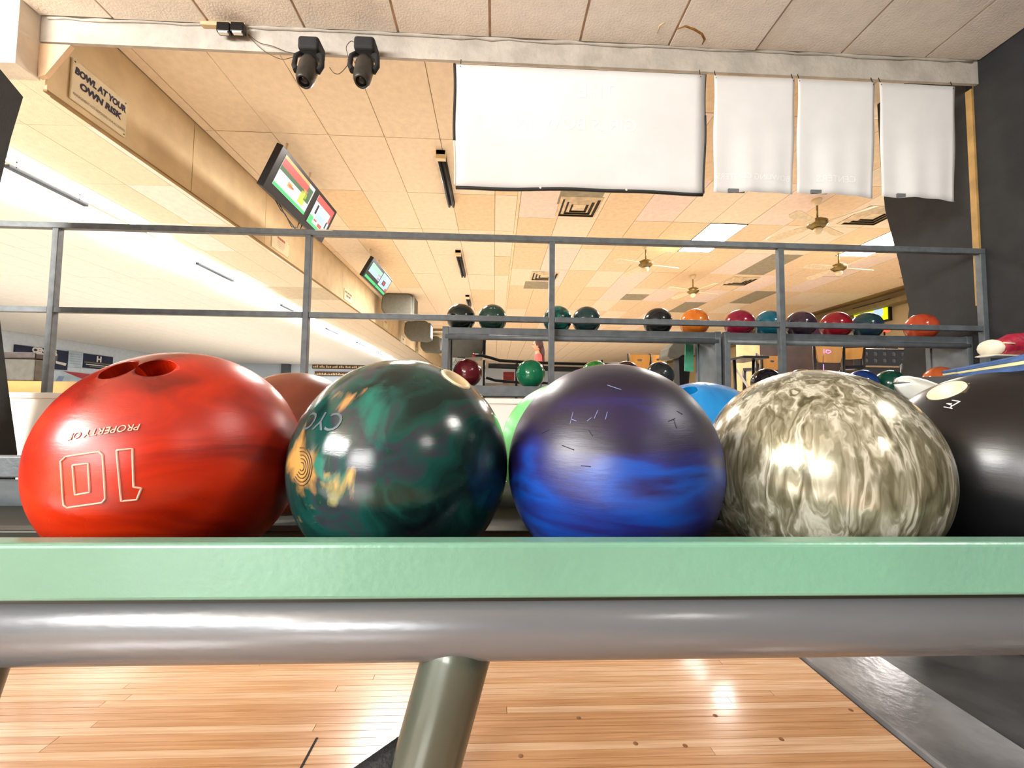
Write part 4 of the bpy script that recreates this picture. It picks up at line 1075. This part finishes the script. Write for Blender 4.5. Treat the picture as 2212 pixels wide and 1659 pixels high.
mb.tube(st_, .0016, 5); mb.build('star_drawing', M_black, t)
# low shelf unit so nothing there stands in the air
tag(MB().box((-.55, 3.607, .4), (-.28, 3.72, at(995, 812, Y=3.6).z)).build('side_cabinet', M_hood, bevel=.005), 'grey side cabinet under the sheet with the star', 'cabinet')

# yellow screen and exit light on the right hall wall
XW = 9.72
a = at(1842, 668, X=XW); b = at(1920, 645, X=XW); cc = at(1920, 692, X=XW); dd = at(1842, 676, X=XW)
ya, yb = b.y, a.y; zt_, zb_ = b.z, cc.z
t = thing('wall_screen', 'bright yellow-green screen high on the right hall wall', 'screen', (XW, (ya + yb) / 2, zb_))
MB().box((XW, ya, zb_), (XW + .07, yb, zt_)).build('screen_housing', M_blackm, t)
f_ = MB().box((XW - .01, ya + .04, zb_ + .04), (XW, yb - .04, zt_ - .04)).build('picture', em('screen acid yellow', 'D8F000', 1.1), t)
MB().lathe([(0, .004), (.14, .004), (.15, 0)], (XW - .011, ya + (yb - ya) * .28, (zt_ + zb_) / 2 - .02), (-1, 0, 0), 20).build('picture_area', E_lb, f_)
c = at(1914, 709, Y=5.9)
t = thing('exit_light', 'small glowing red-orange light between indigo and rust balls', 'light', tuple(c))
MB().box((c.x - .075, 5.9, c.z - .05), (c.x + .075, 5.96, c.z + .05)).build('light_box', em('glowing red', 'F03A18', 1.4), t, bevel=.015)
MB().tube([(c.x, 5.93, c.z - .05), (c.x, 5.93, .4)], .012, 8).build('light_post', M_blackm, t)
# neon sign behind the large stool
c = at(1782, 758, Y=4.60)
t = thing('neon_sign', 'tiny violet glowing letter mark in front of the large maple stool back', 'sign', tuple(c))
MB().tube([at(*p, Y=4.6) for p in ((1780, 755), (1780, 763))], .0035, 6).build('neon_letter', em('violet neon', 'C860FF', 3), t)
MB().tube([at(*p, Y=4.6) for p in ((1785, 756), (1793, 757), (1795, 760), (1790, 763), (1784, 762), (1785, 756))], .003, 6).build('neon_letter', em('violet neon', 'C860FF', 3), t)
MB().tube([at(*p, Y=4.6) for p in ((1779, 787), (1779, 804))], .0035, 6).build('neon_stem', em('violet neon', 'C860FF', 3), t)
MB().tube([at(*p, Y=4.61) for p in ((1778, 768), (1778, 800))] + [Vector((at(1778, 800, Y=4.61).x, 4.61, .4))], .003, 6).build('neon_stand', M_blackm, t)

# person in a coral shirt, standing in the hall
def person(px, Y, label):
    x = at(px, 760, Y=Y).x; z0 = .4
    t = thing('person', label, 'person', (x, Y, z0))
    J = {'pel': (0, 0, .93), 'wst': (0, .01, 1.08), 'chs': (0, 0, 1.30), 'nck': (-.01, 0, 1.45), 'hd0': (-.02, 0, 1.53),
         'sl': (0, -.16, 1.40), 'el': (-.03, -.21, 1.13), 'wl': (-.12, -.19, .93), 'hl': (-.16, -.19, .86),
         'sr': (0, .16, 1.40), 'er': (-.03, .21, 1.13), 'wr': (-.12, .19, .93), 'hr': (-.16, .19, .86),
         'tl': (0, -.09, .88), 'kl': (-.02, -.10, .48), 'al': (.02, -.10, .08), 'fl': (-.13, -.10, .03),
         'tr': (0, .09, .88), 'kr': (-.02, .10, .48), 'ar': (.02, .10, .08), 'fr': (-.13, .10, .03)}
    rad = {'pel': .13, 'wst': .115, 'chs': .13, 'nck': .05, 'hd0': .05, 'sl': .055, 'el': .038, 'wl': .027, 'hl': .02, 'tl': .085, 'kl': .055, 'al': .038, 'fl': .03}
    names = list(J); E_ = [('pel', 'wst'), ('wst', 'chs'), ('chs', 'nck'), ('nck', 'hd0')]
    for s in 'lr': E_ += [('chs', 's' + s), ('s' + s, 'e' + s), ('e' + s, 'w' + s), ('w' + s, 'h' + s), ('pel', 't' + s), ('t' + s, 'k' + s), ('k' + s, 'a' + s), ('a' + s, 'f' + s)]
    me = bpy.data.meshes.new('body'); me.from_pydata([J[k] for k in names], [(names.index(a), names.index(b)) for a, b in E_], []); me.update()
    o = bpy.data.objects.new('body', me); COL.objects.link(o)
    sk = o.modifiers.new('skin', 'SKIN'); ss = o.modifiers.new('sub', 'SUBSURF'); ss.levels = 2; ss.render_levels = 2
    for k, v in zip(names, me.skin_vertices[0].data):
        r = rad.get(k, rad.get(k[0] + 'l', .05)); v.radius = (r, r); v.use_root = (k == 'pel')
    dg = bpy.context.evaluated_depsgraph_get(); dg.update(); m2 = bpy.data.meshes.new_from_object(o.evaluated_get(dg)); o.modifiers.clear(); o.data = m2
    m2.materials.clear()
    for mm in (mat('skin', 'D8A080', .6), mat('coral shirt', 'E0625C', .8, var=.08, scale=12), mat('dark trousers', '2A2C38', .8), mat('dark shoe', '1A1A1A', .6)): m2.materials.append(mm)
    for p_ in m2.polygons:
        c = p_.center; p_.use_smooth = True
        armlow = abs(c.y) > .15 and c.z < 1.20
        p_.material_index = 3 if c.z < .07 else (0 if armlow and c.z > .8 else (2 if c.z < .98 else (1 if c.z < 1.43 else 0)))
    o.parent = t
    hdm = MB().sphere((-.03, 0, 1.61), .1, 20, 16, (.95, .78, 1.15)); hdm.sphere((-.125, 0, 1.60), .018, 8, 6, (1, .7, 1.2)); hdm.sphere((-.02, .08, 1.60), .02, 8, 6, (.7, .4, 1.3)); hdm.sphere((-.02, -.08, 1.60), .02, 8, 6, (.7, .4, 1.3))
    q = hdm.build('head', MATS['skin']); q.parent = t
    for s in (-1, 1):
        e = MB().sphere((-.118, s * .032, 1.625), .010, 8, 6).build('eye', M_blackm); e.parent = q
    e = MB().sphere((-.115, 0, 1.555), .016, 8, 6, (.5, 1.3, .35)).build('mouth', mat('lips', 'A05048', .5)); e.parent = q
    h = MB().sphere((.005, 0, 1.64), .108, 20, 14, (.95, .9, 1.08)); h.sphere((.075, 0, 1.46), .09, 16, 12, (.65, 1.0, 2.1)); h.sphere((.10, 0, 1.30), .06, 14, 10, (.6, 1.1, 2.2))
    q = h.build('hair', mat('dark brown hair', '4A2420', .6, var=.2, scale=30, stretch=(3, 3, .3))); q.parent = t
    return t
person(1163, 8.9, 'person with long dark hair in a coral shirt standing beyond the far rack')

# ------------------------------------------------------------ right side: shoe on a blue striped pad, pale dish
def sh(px, py, Y): return at(px, py, Y=Y)
YP = 1.9
a0, a1 = at(2066, 799, Y=2.05), at(2320, 758, Y=1.75)
zp = a0.z
a1 = at(2320, 758, Y=1.70)
pad = thing('striped_pad', 'blue pad with a cream stripe behind the black ball', 'pad', tuple((a0 + a1) / 2))
M_bl = mat('denim blue foam', '4A6AA0', .8, var=.1, scale=30, bump=.3, bscale=150)
def slabq(f0, f1, name, m):
    # layers between the upper (f = 0) and lower (f = 1) outline, seen slightly from below
    tl_, tr_ = at(2066, 797, Y=2.05), at(2320, 745, Y=1.70); bl_, br_ = at(2072, 815, Y=2.05), at(2320, 790, Y=1.70)
    d = Vector((.05, .12, 0))
    q0, q1 = tl_.lerp(bl_, f0), tr_.lerp(br_, f0); p0, p1 = tl_.lerp(bl_, f1), tr_.lerp(br_, f1)
    return MB().hexa([p0, p1, p1 + d, p0 + d, q0, q1, q1 + d, q0 + d]).build(name, m, pad, bevel=.003)
slabq(0, .34, 'pad_layer', M_bl); slabq(.35, .60, 'pad_stripe', mat('cream stripe', 'E6DDA8', .7)); slabq(.61, 1.0, 'pad_layer', M_bl)
pz = min(at(2072, 815, Y=2.05).z, at(2320, 790, Y=1.70).z)
tag(MB().prism([(2.05, 2.1, 0), (2.55, 1.72, 0), (2.72, 1.9, 0), (2.25, 2.3, 0)], (0, 0, pz - .002)).build('shoe_counter', mat('charcoal cabinet', '303234', .6)), 'charcoal cabinet carrying the striped pad at the right edge', 'cabinet')
c0 = at(2140, 772, Y=1.95) + Vector((0, 0, .004))
shoe = thing('bowling_shoe', 'red and cream bowling shoe lying on the striped pad', 'shoe', tuple(c0))
KS = 2.15
def loft(secs, name, m, par):
    n_ = len(secs[0]); vs = [v for s in secs for v in s]; fs = []
    for i in range(len(secs) - 1):
        for k in range(n_): fs.append((i * n_ + k, i * n_ + (k + 1) % n_, (i + 1) * n_ + (k + 1) % n_, (i + 1) * n_ + k))
    fs += [tuple(range(n_))[::-1], tuple((len(secs) - 1) * n_ + k for k in range(n_))]
    return MB().add(vs, fs, True).build(name, m, par)
def sec(x, w, h, z0): return [Vector((c0.x + x * 1.25, 1.98 + w * 1.3 * math.cos(2 * math.pi * k / 14), c0.z + (z0 + h * .5 + h * .5 * math.sin(2 * math.pi * k / 14)) * KS)) for k in range(14)]
loft([sec(.0, .012, .020, .006), sec(.010, .03, .034, .003), sec(.03, .036, .038, .003), sec(.055, .037, .036, .003)], 'shoe_toe', mat('cream leather', 'E4DCC4', .5), shoe)
loft([sec(.045, .0375, .0372, .003), sec(.08, .038, .042, .003), sec(.11, .036, .052, .003), (sec(.16, .035, .055, .003)), sec(.21, .033, .055, .003), sec(.235, .02, .045, .005)], 'shoe_upper', mat('red leather', '9E1834', .45, var=.15, scale=30, bump=.2, bscale=60), shoe)
loft([sec(.0, .03, .005, 0), sec(.01, .038, .006, 0), sec(.22, .035, .006, 0), sec(.24, .02, .005, 0)], 'shoe_sole', mat('cream sole', 'DCD4BC', .6), shoe)
MB().tube([(c0.x + .05, 1.935, c0.z + .066), (c0.x + .10, 1.93, c0.z + .062)], .004, 6).build('shoe_seam', mat('cream seam', 'E8C8A0', .6), shoe)
# pale dish behind the silver and black balls
c1 = at(1985, 842, Y=.70)
dish = thing('plastic_scoop', 'pale grey curved plastic scoop between the silver and black balls', 'scoop', tuple(c1))
A0, A1, A2 = at(1938, 819, Y=.70), at(2034, 832, Y=.70), at(1968, 846, Y=.70)
nu = 14; vs = []
tp = [at(x_, y_, Y=.70) for x_, y_ in ((1936, 826), (1939, 819), (1948, 815.5), (1962, 815), (1980, 818), (2000, 823), (2022, 831), (2040, 840))]
bt_ = [at(x_, y_, Y=.64) for x_, y_ in ((1938, 830), (1942, 838), (1948, 846), (1958, 856), (1972, 866), (1990, 874), (2010, 880), (2035, 884))]
mb = MB(); V = []
for o_ in (0, .006):
    for a_, b_ in zip(tp, bt_):
        for k in range(6):
            t_ = k / 5; p = a_.lerp(b_, t_); p.y += -.03 * math.sin(t_ * math.pi) + .05 * (1 - t_) * 0 + o_; V.append(p)
nn_ = len(tp); fs = []; o2 = nn_ * 6
for i in range(nn_ - 1):
    for k in range(5):
        a_ = i * 6 + k; fs += [(a_, a_ + 1, a_ + 7, a_ + 6), (o2 + a_, o2 + a_ + 6, o2 + a_ + 7, o2 + a_ + 1)]
    a_ = i * 6; fs += [(a_, a_ + 6, o2 + a_ + 6, o2 + a_), (a_ + 5, o2 + a_ + 5, o2 + a_ + 11, a_ + 11)]
for k in range(5):
    fs += [(k, o2 + k, o2 + k + 1, k + 1)]; a_ = (nn_ - 1) * 6 + k; fs += [(a_, a_ + 1, o2 + a_ + 1, o2 + a_)]
MB().add(V, fs, True).build('scoop_shell', mat('pale grey plastic', 'C4C6BE', .35, var=.03), dish)
MB().box((at(1990, 860, Y=.70).x, .70, .519), (at(2040, 860, Y=.70).x, .74, at(1990, 850, Y=.7).z)).build('scoop_stem', MATS['pale grey plastic'], dish)
MB().tube(tp, .0025, 8).build('scoop_rim', mat('pale rim', 'E2E4DC', .3), dish)
